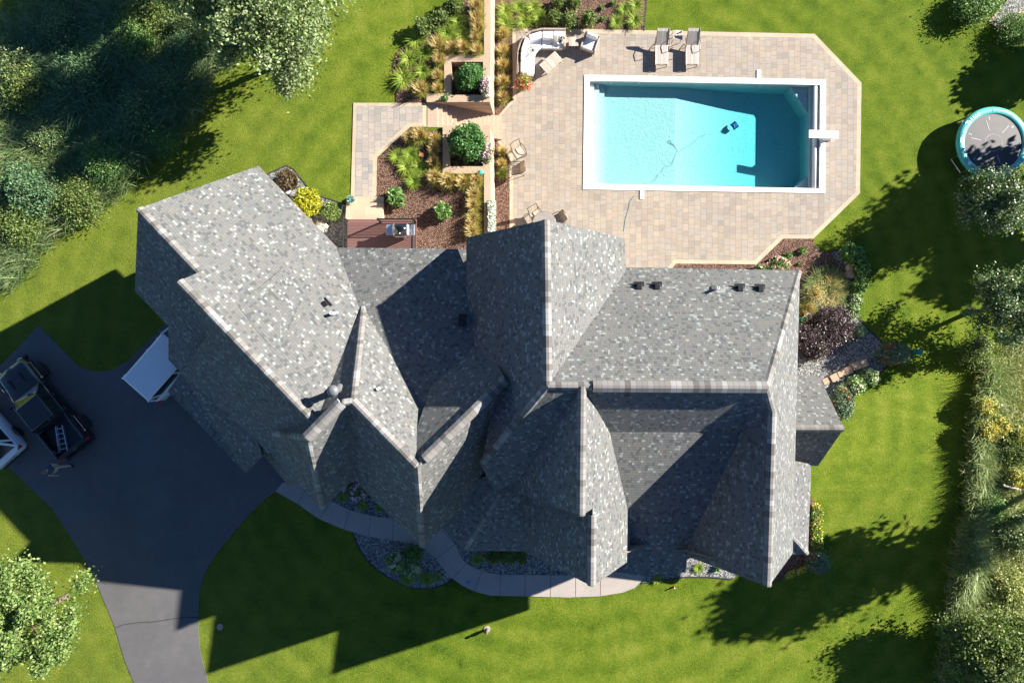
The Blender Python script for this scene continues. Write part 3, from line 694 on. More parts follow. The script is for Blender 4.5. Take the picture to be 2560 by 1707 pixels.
#@@PART2
# ------------------------------------------------------------------ pool
pA, pB, pD = P(1474, 203, 0), P(2050, 214, 0), P(1471, 461, 0)
def PQ(u, v, z): q = pA+(pB-pA)*u+(pD-pA)*v; return Vector((q.x, q.y, z))
pool = thing('swimming_pool', 'rectangular swimming pool with white coping and turquoise water', 'pool', (0, 0, 0))
def mat_liner():
    m, t, b = newmat('pool_liner'); n = N(t); p = geo(n)
    a = n.noise(p, 5, 4, .7); c = n.noise(p, 22, 3, .7)
    q = n.m('ADD', n.m('MULTIPLY', a, .6), n.m('MULTIPLY', c, .4))
    n.l(n.ramp(q, [(.35, (.47, .50, .50)), (.65, (.57, .58, .575))]), b.inputs['Base Color']); b.inputs['Roughness'].default_value = .7
    n.bump(n.m('ADD', n.m('MULTIPLY', c, .8), n.m('MULTIPLY', a, .6)), .9, .07, b); return m
M_liner = mat_liner()
def mat_water():
    m, t, b = newmat('pool_water'); n = N(t); p = geo(n)
    t.nodes.remove(b)
    tr = n.n('ShaderNodeBsdfTransparent'); gl = n.n('ShaderNodeBsdfGlossy'); gl.inputs['Roughness'].default_value = .03
    wv = n.noise(p, 7, 4, .65); w2 = n.noise(p, 1.1, 3)
    bp = n.n('ShaderNodeBump'); bp.inputs['Strength'].default_value = .8; bp.inputs['Distance'].default_value = .05
    n.l(n.m('MULTIPLY', wv, w2), bp.inputs['Height']); n.l(bp.outputs[0], gl.inputs['Normal'])
    fr = n.n('ShaderNodeFresnel'); fr.inputs[0].default_value = 1.33; n.l(bp.outputs[0], fr.inputs['Normal'])
    mx = n.n('ShaderNodeMixShader'); bf = n.n('ShaderNodeNewGeometry').outputs['Backfacing']; n.l(n.m('MULTIPLY', fr.outputs[0], n.m('SUBTRACT', 1, bf)), mx.inputs[0]); n.l(tr.outputs[0], mx.inputs[1]); n.l(gl.outputs[0], mx.inputs[2])
    va = n.n('ShaderNodeVolumeAbsorption'); va.inputs[0].default_value = (.02, .86, .895, 1); va.inputs[1].default_value = .50
    out = t.nodes['Material Output']; n.l(mx.outputs[0], out.inputs['Surface']); n.l(va.outputs[0], out.inputs['Volume'])
    return m
M_water = mat_water()
b = MB()                                                  # coping ring
o4 = [P(x, y, 0) for x, y in POOL_OUT]; i4 = [PQ(0, 0, 0), PQ(1, 0, 0), PQ(1, 1, 0), PQ(0, 1, 0)]
for k in range(4):
    j = (k+1) % 4
    vs = [(*o4[k][:2], .075), (*o4[j][:2], .075), (*i4[j][:2], .075), (*i4[k][:2], .075), (*o4[k][:2], -.1), (*o4[j][:2], -.1), (*i4[j][:2], -.06), (*i4[k][:2], -.06)]
    b.add(vs, [(0, 3, 2, 1), (4, 5, 6, 7), (0, 1, 5, 4), (3, 7, 6, 2)])
b.build('coping', M_coping, pool)
prof = [(0, -.20), (.022, -.20), (.022, -.33), (.046, -.33), (.046, -.47), (.070, -.47), (.070, -.64), (.385, -.64), (.64, -1.15), (.77, -1.36), (.962, -1.36)]
b = MB(); n_ = len(prof)
vs = [tuple(PQ(u, 0, z)) for u, z in prof]+[tuple(PQ(u, 1, z)) for u, z in prof]
b.add(vs, [(i, n_+i, n_+i+1, i+1) for i in range(n_-1)])
for v in (0, 1):
    vs = [tuple(PQ(u, v, z)) for u, z in prof]+[tuple(PQ(u, v, -.05)) for u, z in prof]
    b.add(vs, [(i, i+1, n_+i+1, n_+i) for i in range(n_-1)])
b.add([tuple(PQ(0, 0, -.05)), tuple(PQ(0, 1, -.05)), tuple(PQ(0, 1, -.3)), tuple(PQ(0, 0, -.3))], [(0, 1, 2, 3)])
b.add([tuple(PQ(.962, 0, -.10)), tuple(PQ(.962, 1, -.10)), tuple(PQ(.962, 1, -1.5)), tuple(PQ(.962, 0, -1.5))], [(0, 1, 2, 3)])
b.add([tuple(PQ(.962, 0, -.12)), tuple(PQ(.962, 1, -.12)), tuple(PQ(1, 1, -.12)), tuple(PQ(1, 0, -.12)), tuple(PQ(1, 0, 0)), tuple(PQ(1, 1, 0))], [(0, 1, 2, 3), (3, 2, 5, 4)])
b.build('liner', M_liner, pool)
for tri in (((.885, .005), (.96, .005), (.96, .245)), ((.96, .995), (.90, .995), (.96, .86))):
    b = MB(); q = [PQ(u, v, 0)[:2] for u, v in tri]; b.frust(q, -1.5, q, -.35); b.build('corner_seat', M_liner, pool)
b = MB(); ws = [(-.001, -.001), (.9625, -.001), (.9625, 1.001), (-.001, 1.001)]
b.add([tuple(PQ(u, v, -.10)) for u, v in ws]+[tuple(PQ(u, v, -1.52)) for u, v in ws], [(0, 3, 2, 1), (4, 5, 6, 7), (0, 1, 5, 4), (1, 2, 6, 5), (2, 3, 7, 6), (3, 0, 4, 7)])
o = b.build('water', M_water, pool)
b = MB(); b.tube([PQ(.980, .01, -.03), PQ(.980, .99, -.03)], .10, n=16)
b.build('cover_roller', M_white, pool, True)
for u, v, du, dv in ((.732, -.085, .017, .05), (.232, 1.085, .017, .05)):
    q = [PQ(u+a*du/2, v+c*dv, 0)[:2] for a, c in ((-1, -1), (1, -1), (1, 1), (-1, 1))]; b = MB(); b.frust(q, -.02, q, .08); b.build('skimmer_lid', M_white, pool)
for u, v in ((.095, 0), (.216, 0), (.48, 0), (.745, 0)):
    b = MB(); c = PQ(u, .004, -.17); b.lathe([(.05, -.02), (.05, .02), (.02, .03)], c, n=12, axis='y'); b.build('return_fitting', M_white, pool)
# diving board
q = P(2058, 337, .45)
t = thing('diving_board', 'white diving board over the deep end of the pool', 'diving board', (q.x, q.y, 0), R(-2))
b = MB(); b.box((0, 0, .48), (1.55, .42, .06), bevel=.02); b.build('board', M_white, t)
b = MB(); b.frust([(-.05, -.2), (.6, -.2), (.6, .2), (-.05, .2)], .03, [(.1, -.14), (.45, -.14), (.45, .14), (.1, .14)], .45, 0, .02); b.build('stand', M_white, t)
# cleaner and its cable
q = PQ(.655, .35, -.95)
t = thing('pool_cleaner', 'small blue robotic cleaner on the pool floor at the edge of the shadow', 'pool robot', q, R(35))
t.scale = (.8,)*3
b = MB(); b.box((0, 0, .12), (.42, .30, .16), bevel=.05); b.box((0, 0, .22), (.22, .16, .06), bevel=.02); b.build('body', plain('dark_blue_plastic', (.02, .10, .35), .35), t)
for s in (-1, 1):
    b = MB(); b.tube([(-.2, s*.17, .06), (.2, s*.17, .06)], .06, n=10); b.build('track', M_black, t)
b = MB(); b.tube([(-.12, -.1, .22), (-.1, 0, .32), (-.12, .1, .22)], .012, n=6); b.build('handle', M_white, t)
cz = [(1320, 850), (1300, 875), (1270, 882), (1240, 900), (1215, 925), (1180, 945), (1160, 968), (1130, 980), (1100, 990), (1070, 1015), (1045, 1028), (1015, 1040), (1008, 1062), (990, 1100), (975, 1135), (940, 1145), (915, 1152), (905, 1185), (875, 1205), (860, 1235), (845, 1252), (810, 1262), (762, 1275), (740, 1300), (710, 1322), (675, 1332), (640, 1345), (600, 1385), (575, 1405)]
c2_ = [(575, 1405), (550, 1440), (520, 1480), (510, 1510), (500, 1550), (480, 1620), (470, 1700)]
pts = [P(1400+x/2.94, y/2.94, -.09) for x, y in cz]+[P(1400+x/2.94, y/2.94, .085) for x, y in c2_[1:3]]+[P(1400+x/2.94, y/2.94, .055) for x, y in c2_[3:]]
pts[-8] = P(1400+600/2.94, 1380/2.94, -.09)
b = MB(); b.tube(pts, .009, n=6)
tag(b.build('power_cable', plain('cable_grey', (.22, .36, .40), .5)), 'thin floating cable trailing from the pool cleaner across the water to the patio', 'cable')
b = MB(); b.tube([P(1400+x/2.94, y/2.94, -.09) for x, y in ((1030, 1035), (1015, 1010), (1000, 990), (985, 978), (962, 975), (950, 960), (960, 947), (972, 958), (978, 985))], .011, n=6)
tag(b.build('power_cable', MATS['cable_grey']), 'short loose loop of thin cable floating left of the cleaner cable', 'cable')

# ------------------------------------------------------------------ garden walls, steps, planters
def wprism(poly, z0, z1, name, mat, parent, cap_=None, bt=None):
    b = MB(); bt = bt or poly; b.frust(bt, z0, poly, z1); o = b.build(name, mat, parent); return o
wa = thing('retaining_wall', 'long tan block retaining wall beside the lower beds, running past the top edge of the photo', 'wall')
wprism([(-1.36, 14.42), (-1.09, 14.42), (-1.09, 20), (-1.36, 20)], -.3, 2.18, 'wall_body', M_stone, wa, bt=[(-1.36, 14.42), (-.87, 14.42), (-.87, 20), (-1.36, 20)])
wprism([(-1.38, 14.445), (-1.06, 14.445), (-1.06, 20), (-1.38, 20)], 2.18, 2.27, 'coping', M_stonecap, wa)
wb = thing('retaining_wall', 'long tan block retaining wall between the lower planter and the house', 'wall')
wprism([(-1.36, 4.6), (-1.09, 4.6), (-1.09, 8.6), (-1.36, 8.6)], -.3, 2.18, 'wall_body', M_stone, wb, bt=[(-1.36, 4.6), (-.87, 4.6), (-.87, 8.59), (-1.36, 8.59)])
wprism([(-1.38, 4.6), (-1.06, 4.6), (-1.06, 8.57), (-1.38, 8.57)], 2.18, 2.27, 'coping', M_stonecap, wb)
def planter(label, x0, x1, y0, y1, soil, tn, ts):
    t = thing('stone_planter', label, 'planter'); zt = 2.18
    def ring(z0, z1, name, mat, e, base):
        b = MB(); w_ = .33+e
        segs = [((x0-e, y1-w_+e), (x1+e, y1+e), (0, 0)), ((x0-e, y0-e), (x1+e, y0+w_-e), (0, 0)), ((x0-e, y0+w_-e), (x0+w_-e, y1-w_+e), (0, 0)), ((x1-w_+e, y0+w_-e), (x1+e, y1-w_+e), (0, 0))]
        for (ax, ay), (bx, by), _ in segs:
            p = [(ax, ay), (bx, ay), (bx, by), (ax, by)]
            pb = [(qx+(.2 if base and qx >= x1-.01 else 0), qy) for qx, qy in p]
            b.frust(pb, z0, p, z1)
        return b.build(name, mat, t)
    ring(-.3, zt, 'wall_body', M_stone, 0, True); ring(zt, zt+.09, 'coping', M_stonecap, .025, False)
    b = MB(); b.box(((x0+x1)/2, (y0+y1)/2, soil-.2), (x1-x0-.3, y1-y0-.3, .4)); b.build('soil', M_mulch, t)
    return t
planter('square tan block planter above the garden steps', -3.33, -1.10, 12.13, 14.42, 1.62, 0, 0)
planter('square tan block planter below the garden steps', -3.40, -1.10, 8.60, 10.92, 1.75, 0, 0)
# low end wall by the pots
b = MB(); b.frust([(-4.2, 12.12), (-3.33, 12.12), (-3.33, 12.5), (-4.2, 12.5)], 1.2, [(-4.2, 12.12), (-3.33, 12.12), (-3.33, 12.5), (-4.2, 12.5)], 2.2)
b.frust([(-4.22, 12.10), (-3.36, 12.10), (-3.36, 12.52), (-4.22, 12.52)], 2.2, [(-4.22, 12.10), (-3.36, 12.10), (-3.36, 12.52), (-4.22, 12.52)], 2.28)
tag(b.build('low_wall', M_stonecap), 'short low tan wall holding three little pots at the head of the steps', 'wall')
t = thing('garden_steps', 'flight of tan stone steps between the two square planters', 'steps')
ns = 14
for i in range(ns+1):
    xa = SX0-.28 if i == 0 else SX0+.226*i-.03; xb = SX0+.226*(i+1); z = U-.14*i+.01
    b = MB(); b.frust([(xa, SY0), (xb, SY0), (xb, SY1), (xa, SY1)], z-.75 if i < 11 else -.4, [(xa, SY0), (xb, SY0), (xb, SY1), (xa, SY1)], z, 0); b.build('step', M_tread, t)
# steps up to the deck
t = thing('deck_steps', 'four pale stone steps widening towards the brown deck', 'steps')
for i, (yt, yb, xl, xr) in enumerate(((492, 507, 869, 959), (507, 520, 866, 958), (520, 534, 865, 956.5), (534, 549, 864, 955.5))):
    z = U+.05+.13*(i+1); q = [P(xl, yt, z)[:2], P(xr, yt, z)[:2], P(xr, yb+8, z)[:2], P(xl, yb+8, z)[:2]]
    b = MB(); b.frust(q, U-.1-.0*i, q, z); b.build('step', M_bord, t)
ZD = U+.72
t = thing('deck', 'small brown board deck with dark metal railings beside the house', 'deck')
q = [P(868, 548.5, ZD)[:2], P(1041, 548.5, ZD)[:2], P(1041, 650, ZD)[:2], P(868, 650, ZD)[:2]]
b = MB(); b.frust(q, ZD-.14, q, ZD); b.build('boards', M_deck, t)
b = MB(); q2 = [(x+(.12 if i in (0, 3) else -.12), y) for i, (x, y) in enumerate(q)]; b.frust(q2, U-.2, q2, ZD-.14); b.build('skirt', M_fascia, t)
def railing(a, c, n_, posts=(0, 1)):
    a = Vector((*a, ZD)); c = Vector((*c, ZD)); r = MB(); up = Vector((0, 0, 1))
    r.tube([a+up*.92, c+up*.92], .028, n=8); r.tube([a+up*.1, c+up*.1], .018, n=6); r.tube([a+up*.80, c+up*.80], .014, n=6)
    for i in range(1, n_): p = a+(c-a)*i/n_; r.tube([p+up*.1, p+up*.82], .010, n=5)
    for s in posts: p = a+(c-a)*s; r.box((p.x, p.y, ZD+.46), (.07, .07, .95))
    return r.build('railing', M_black, t)
railing(P(953, 556, ZD)[:2], P(1039, 556, ZD)[:2], 17); railing(P(1039, 557, ZD)[:2], P(1039, 645, ZD)[:2], 17); railing(P(869, 552, ZD)[:2], P(869, 645, ZD)[:2], 17)
# grill
q = P(1000, 573, ZD+1.0)
t = thing('gas_grill', 'black and steel gas grill on the brown deck', 'grill', (q.x, q.y, ZD))
b = MB(); b.box((0, 0, .45), (.62, .5, .62), bevel=.02); b.build('cabinet', M_steel, t)
b = MB(); b.lathe([(.27, -.31), (.27, .31)], (0, 0, .82), n=24, axis='x'); b.build('lid', M_blackcar, t, True)
for s in (-1, 1):
    b = MB(); b.lathe([(.285, -.02), (.285, .02)], (s*.32, 0, .82), n=24, axis='x'); b.box((s*.32, 0, .72), (.03, .56, .2)); b.build('end_cap', M_alu, t)
    b = MB(); b.box((s*.51, 0, .83), (.34, .5, .03), bevel=.01); b.build('side_shelf', M_alu, t)
b = MB(); b.tube([(-.26, -.27, .82), (-.26, -.34, .84), (.26, -.34, .84), (.26, -.27, .82)], .014, n=8); b.build('handle', M_alu, t)
b = MB(); b.lathe([(.035, 0), (.035, .012)], (0, -.19, 1.02), n=16); b.build('thermometer', M_white, t)
t = thing('barbecue_tongs', 'metal tongs lying on the right shelf of the grill', 'tongs', (q.x+.5, q.y, ZD+.85), R(60))
b = MB(); b.tube([(-.16, 0, .01), (.16, .03, .01)], .009, n=6); b.build('arm', M_black, t); b = MB(); b.tube([(-.16, 0, .01), (.16, -.03, .01)], .009, n=6); b.build('arm', M_steel, t)

# ------------------------------------------------------------------ patio furniture
def FZ(x, y, z): return P(1280+x/8.7125, 60+y/8.7125, z)
t = thing('sectional_sofa', 'curved wicker sectional sofa with white cushions at the patio corner', 'sofa')
def fpoly(pts, z0, z1, name, mat, bev=.04, zr=None, par=None):
    w_ = [FZ(x, y, zr if zr is not None else z1)[:2] for x, y in pts]; b = MB(); b.frust(w_, z0, w_, z1, 0, bev, 3); return b.build(name, mat, par if par is not None else t, True)
outer = [(650, 108), (1165, 112), (1172, 495), (1105, 550), (645, 550), (560, 600), (505, 680), (475, 1125), (115, 1085), (130, 600), (190, 400), (290, 250), (420, 165)]
w_ = [FZ(x, y, .3)[:2] for x, y in outer]; b = MB(); b.frust(w_, .05, w_, .28); b.build('frame', M_wicker, t)
bk = [(115, 1085), (130, 600), (190, 400), (290, 250), (420, 165), (650, 108), (1165, 112)]
b = MB()
for i in range(len(bk)-1):
    a, c = FZ(*bk[i], .62).to_2d(), FZ(*bk[i+1], .62).to_2d(); m_ = (a+c)/2; d = c-a; b.box((m_.x, m_.y, .36), (d.length+.03, .07, .56), math.atan2(d.y, d.x))
b.build('back_frame', M_wicker, t)
for x0, y0, x1, y1 in ((1120, 150, 1172, 490), ):
    fpoly([(x0, y0), (x1, y0), (x1, y1), (x0, y1)], .1, .56, 'arm', M_wicker, .01)
fpoly([(112, 1060), (470, 1095), (468, 1150), (112, 1110)], .1, .5, 'arm', M_wicker, .01)
for pl_ in ([(655, 310), (870, 315), (872, 535), (655, 535)], [(880, 315), (1108, 315), (1105, 540), (880, 540)], [(380, 330), (640, 300), (640, 530), (560, 570), (510, 640), (330, 500)],
            [(325, 505), (505, 650), (488, 780), (482, 1095), (262, 1075), (262, 700)]):
    fpoly(pl_, .27, .44, 'seat_cushion', M_cush)
for pl_ in ([(355, 235), (640, 155), (648, 300), (405, 378)], [(662, 160), (885, 158), (885, 318), (662, 310)], [(897, 152), (1130, 156), (1118, 255), (897, 262)], [(290, 270), (345, 305), (400, 400), (300, 590), (205, 600), (195, 560)],
            [(192, 602), (292, 602), (272, 800), (190, 800)], [(186, 812), (268, 812), (255, 1060), (182, 1042)]):
    fpoly(pl_, .43, .74, 'back_cushion', M_cush, .05)
M_pat = mat_grain('patterned_fabric', [(.02, .02, .025), (.03, .03, .035), (.75, .74, .70), (.78, .77, .74)], (9, 17), bump=.003, bstr=.2)
def pillow(zx, zy, z, rz, mat, label, sz=.40, tilt=.5):
    q = FZ(zx, zy, z); b = MB(); b.box((0, 0, 0), (sz, sz, .12), bevel=.055, seg=3); o = b.build('throw_pillow', mat, None, True)
    o.location = q; o.rotation_euler = (tilt, 0, rz); tag(o, label, 'pillow'); return o
pillow(1062, 350, .62, R(-30), M_pat, 'black and white patterned pillow at the right end of the sofa', .36)
pillow(930, 320, .62, R(-8), M_gcush, 'grey striped pillow leaning at the right end of the sofa', .38)
pillow(415, 560, .53, R(-65), M_pat, 'black and white speckled pillow on the left side of the sofa', .34, .25)
pillow(335, 640, .53, R(-75), M_gcush, 'crumpled grey pillow beside the speckled one on the left of the sofa', .32, .25)
pillow(330, 1020, .53, R(-50), M_cush, 'white pillow at the lower left end of the sofa', .36, .3)
# coffee table
def table(name, label, cat, corners, z, mat, legs=.05, top=.04, inset=.08):
    w_ = [FZ(x, y, z)[:2] for x, y in corners]; cx = sum(a[0] for a in w_)/4; cy = sum(a[1] for a in w_)/4
    d = Vector(w_[1])-Vector(w_[0]); rz = math.atan2(d.y, d.x); t = thing(name, label, cat, (cx, cy, .04), rz)
    sx = d.length; sy = (Vector(w_[2])-Vector(w_[1])).length
    b = MB(); b.box((0, 0, z-top/2-.04), (sx, sy, top), bevel=.008); b.build('table_top', mat, t)
    for a in (-1, 1):
        for c in (-1, 1):
            b = MB(); b.box((a*(sx/2-inset), c*(sy/2-inset), (z-top-.04)/2), (legs, legs, z-top-.04)); b.build('leg', M_frame, t)
    return t
table('coffee_table', 'rectangular grey wood coffee table turned in front of the sofa', 'table', [(590, 885), (935, 585), (1095, 785), (765, 1100)], .42, M_wood)
table('side_table', 'small square pale table between the sofa and the armchair', 'table', [(1238, 285), (1445, 285), (1445, 485), (1238, 485)], .5, M_wood)
q = FZ(1690, 440, .3)
t = thing('armchair', 'single wicker armchair with white cushions at the end of the seating group', 'armchair', (q.x, q.y, .04), R(-19))
b = MB(); b.box((0, 0, .17), (.72, .74, .24), bevel=.02); b.build('frame', M_wicker, t)
b = MB(); b.box((0, .38, .38), (.78, .08, .66), bevel=.02); b.build('back_frame', M_wicker, t)
for s in (-1, 1): b = MB(); b.box((s*.37, 0, .29), (.08, .78, .48), bevel=.02); b.build('arm', M_wicker, t)
b = MB(); b.box((0, -.04, .36), (.63, .68, .16), bevel=.05, seg=3); b.build('seat_cushion', M_cush, t, True)
b = MB(); b.box((0, .26, .60), (.60, .17, .38), bevel=.06, seg=3); b.build('back_cushion', M_cush, t, True)
# chaise longues
def LZ(x, y, z): return P(1400+x/2.94, y/2.94, z)
def chaise(label, zx):
    q = LZ(zx, 372, .3); t = thing('sun_lounger', label, 'lounger', (q.x, q.y, .04), R(0), 'sun loungers by the pool')
    b = MB(); b.frust([(-.29, -.75), (.29, -.75), (.29, .25), (-.29, .25)], .30, [(-.29, -.75), (.29, -.75), (.29, .25), (-.29, .25)], .33, 0, .01); b.build('seat', M_sling, t)
    b = MB(); pp = [(-.29, .25, .32), (.29, .25, .32), (.29, .78, .74), (.29, .92, .78), (-.29, .92, .78), (-.29, .78, .74)]
    b.add(pp+[(x, y, z-.03) for x, y, z in pp], [(0, 1, 2, 5), (5, 2, 3, 4), (6, 11, 8, 7), (11, 10, 9, 8), (0, 6, 7, 1), (1, 7, 8, 2), (2, 8, 9, 3), (3, 9, 10, 4), (4, 10, 11, 5), (5, 11, 6, 0)]); b.build('backrest', M_sling, t)
    for s in (-1, 1):
        b = MB(); b.tube([(s*.31, -.78, .31), (s*.31, .25, .31), (s*.31, .8, .76), (s*.31, .94, .79)], .02, n=8); b.build('side_rail', M_frame, t)
        b = MB(); b.tube([(s*.33, -.1, .3), (s*.37, -.05, .52), (s*.37, .3, .56), (s*.36, .55, .5), (s*.33, .5, .3)], .018, n=8); b.build('armrest', M_frame, t)
        for y0 in (-.66, .1): b = MB(); b.tube([(s*.30, y0, .3), (s*.32, y0-.1, 0)], .018, n=8); b.build('leg', M_frame, t)
        b = MB(); b.tube([(s*.30, .1, .3), (s*.32, .45, 0)], .018, n=8); b.build('leg', M_frame, t)
    b = MB(); b.tube([(-.31, -.76, .31), (0, -.80, .31), (.31, -.76, .31)], .018, n=8); b.build('foot_rail', M_frame, t)
chaise('left one of two grey sling sun loungers above the pool', 745); chaise('right one of two grey sling sun loungers above the pool', 968)
q = LZ(865, 258, .5); t = thing('side_table', 'small square stone-topped table between the two sun loungers', 'table', (q.x, q.y, .04))
b = MB(); b.box((0, 0, .44), (.5, .5, .04), bevel=.01); b.build('table_top', M_wood, t)
for a, c in ((-1, -1), (1, -1), (1, 1), (-1, 1)): b = MB(); b.tube([(a*.2, c*.2, .42), (a*.22, c*.22, 0)], .015, n=6); b.build('leg', M_frame, t)
q = LZ(893, 233, .58); t = thing('drink_can', 'small dark can on the corner of the lounger side table', 'can', (q.x, q.y, .5))
b = MB(); b.lathe([(.028, 0), (.033, .01), (.033, .11), (.026, .12)], n=14); b.build('can_body', M_black, t); b = MB(); b.lathe([(.026, .12), (.02, .123)], n=14); b.build('can_lid', M_steel, t)
# sling patio chairs
def pchair(label, q, rz, lying=False, grp='tan sling patio chairs'):
    t = thing('patio_chair', label, 'chair', (q.x, q.y, .045), rz, grp)
    b = MB(); b.frust([(-.24, -.25), (.24, -.25), (.24, .2), (-.24, .2)], .40, [(-.24, -.25), (.24, -.25), (.24, .2), (-.24, .2)], .42); b.build('seat', M_slingd, t)
    b = MB(); pp = [(-.24, .2, .42), (.24, .2, .42), (.25, .42, .92), (-.25, .42, .92)]; b.add(pp+[(x, y+.02, z) for x, y, z in pp], [(0, 1, 2, 3), (7, 6, 5, 4), (0, 3, 7, 4), (1, 5, 6, 2), (2, 6, 7, 3), (0, 4, 5, 1)]); b.build('backrest', M_slingd, t)
    for s in (-1, 1):
        b = MB(); b.tube([(s*.26, -.28, .41), (s*.26, .2, .41), (s*.27, .44, .94)], .018, n=8); b.build('side_rail', M_frame, t)
        b = MB(); b.tube([(s*.28, -.28, 0), (s*.31, -.27, .55), (s*.34, -.1, .64), (s*.33, .12, .64), (s*.28, .33, .60)], .02, n=8); b.build('armrest', M_frame, t)
        b = MB(); b.tube([(s*.26, .15, .42), (s*.29, .38, 0)], .018, n=8); b.build('leg', M_frame, t)
    b = MB(); b.tube([(-.27, .44, .94), (0, .46, .96), (.27, .44, .94)], .018, n=8); b.build('top_rail', M_frame, t)
    b = MB(); b.tube([(-.26, -.28, .41), (0, -.30, .41), (.26, -.28, .41)], .018, n=8); b.build('front_rail', M_frame, t)
    return t
def CZ(x, y, z): return P(1180+x/5.6, 340+y/5.6, z)
pchair('tan sling patio chair tilted at the bend of the patio edging', CZ(655, 225, .45), R(32))
pchair('tan sling patio chair just below the tilted one, facing the garden wall', CZ(622, 465, .45), R(-82))
pchair('tan sling patio chair left of the round table at the house', CZ(895, 1115, .45), R(30))
pchair('tan sling patio chair right of the round table at the house', CZ(1190, 1175, .45), R(-62))
q = CZ(1010, 1225, .72); t = thing('round_table', 'round glass patio table half hidden by the roof edge', 'table', (q.x, q.y, .045))
b = MB(); b.lathe([(.6, .67), (.62, .68), (.62, .70), (.6, .71)], n=40); b.build('table_top', plain('smoked_glass', (.30, .27, .25), .1, 0, .1), t)
b = MB(); b.tube([(.61*math.cos(a*math.pi/16), .61*math.sin(a*math.pi/16), .69) for a in range(33)], .018, n=6); b.build('rim', M_frame, t)
for a in range(4):
    b = MB(); ca, sa = math.cos(a*1.57+.7), math.sin(a*1.57+.7); b.tube([(ca*.45, sa*.45, .67), (ca*.38, sa*.38, .3), (ca*.5, sa*.5, 0)], .02, n=8); b.build('leg', M_frame, t)

# ------------------------------------------------------------------ trampoline
q = P(2484, 357, .85); t = thing('trampoline', 'round trampoline with teal padding on the right lawn', 'trampoline', (q.x, q.y, 0), R(6))
TR = 1.86
b = MB(); b.lathe([(TR-.33, .80), (TR-.33, .83)], n=64); b.build('jumping_mat', M_mat, t)
b = MB(); n_ = 96; prof_ = [(TR-.37, .84), (TR-.34, .875), (TR-.2, .90), (TR-.04, .87), (TR, .80), (TR+.01, .70), (TR-.03, .70)]
vs = [(r_*math.cos(2*math.pi*j/n_), r_*math.sin(2*math.pi*j/n_), z) for r_, z in prof_ for j in range(n_)]
b.add(vs, [(i*n_+j, i*n_+(j+1) % n_, (i+1)*n_+(j+1) % n_, (i+1)*n_+j) for i in range(len(prof_)-1) for j in range(n_)]); b.build('safety_pad', M_teal, t, True)
b = MB()
for k in range(10):
    a = k*math.pi/5+.25; b.tube([((TR-.36)*math.cos(a), (TR-.36)*math.sin(a), .86), ((TR-.2)*math.cos(a), (TR-.2)*math.sin(a), .905), ((TR-.01)*math.cos(a), (TR-.01)*math.sin(a), .85)], .009, n=5)
b.build('pad_seam', plain('dark_teal', (.02, .22, .20), .5), t)
for k in range(4):
    a = k*math.pi/2+.5; p = lambda r_, da, z: (r_*math.cos(a+da), r_*math.sin(a+da), z)
    b = MB(); b.tube([p(TR-.1, -.25, .78), p(TR-.08, -.25, .03), p(TR-.08, .25, .03), p(TR-.1, .25, .78)], .025, n=8); b.build('leg', M_steel, t)
def text_mb(b, s, size, M, mi=0, bold=0, spacing=1.0):
    c = bpy.data.curves.new('tmp', 'FONT'); c.body = s; c.size = size; c.align_x = 'CENTER'; c.align_y = 'CENTER'; c.offset = bold; c.space_character = spacing; c.resolution_u = 3; c.extrude = .003
    o = bpy.data.objects.new('tmp', c); C.objects.link(o); bpy.context.view_layer.update()
    me = bpy.data.meshes.new_from_object(o.evaluated_get(bpy.context.evaluated_depsgraph_get()))
    b.add([tuple(M @ v.co) for v in me.vertices], [tuple(p.vertices) for p in me.polygons], mi)
    bpy.data.objects.remove(o); bpy.data.meshes.remove(me); bpy.data.curves.remove(c)
def rim_text(s, ang, rad, z, size, step):
    b = MB()
    for i, ch in enumerate(s):
        a = ang-(i-(len(s)-1)/2)*step
        M = Matrix.Translation((rad*math.cos(a), rad*math.sin(a), z)) @ Matrix.Rotation(a-math.pi/2, 4, 'Z'); text_mb(b, ch, size, M, bold=.006)
    return b
rim_text('Tattoo', R(126), TR-.19, .915, .30, .088).build('printed_lettering', M_text, t)
rim_text('Tattoo', R(-56), TR-.19, .915, .30, .088).build('printed_lettering', M_text, t)
b = MB(); b.lathe([(.11, .915), (.11, .918), (.01, .919)], ((TR-.2)*math.cos(R(214)), (TR-.2)*math.sin(R(214)), 0), n=20); b.build('printed_badge', M_text, t)
b = MB(); a = R(170); b.box(((TR-.14)*math.cos(a), (TR-.14)*math.sin(a), .915), (.04, .26, .004), a-.0); b.build('printed_label', M_text, t)
b = MB()
for k in range(6):
    a = R(102-60*k); d = Vector((math.cos(a), math.sin(a), 0)); m_ = d*.92; b.box((m_.x, m_.y, .836), (.52, .03, .003), a)
    a2_ = R(222-60*k-8); M = Matrix.Translation((1.27*math.cos(a2_), 1.27*math.sin(a2_), .834)) @ Matrix.Rotation(a2_-math.pi/2, 4, 'Z')
    text_mb(b, str(k+1), .22, M, bold=.004)
for j in range(48):
    a = j*math.pi/24; b.box((.44*math.cos(a), .44*math.sin(a), .835), (.06, .015, .002), a+math.pi/2)
b.build('printed_marks', plain('mat_print', (.42, .42, .44), .5), t)
t = thing('trampoline_ladder', 'dark pole lying in the grass left of the trampoline', 'pole')
a_, c_ = G(2380, 308), G(2445, 283); b = MB(); b.tube([(a_.x, a_.y, a_.z+.06), (c_.x, c_.y, c_.z+.35)], .02, n=6); b.build('rail', M_black, t)

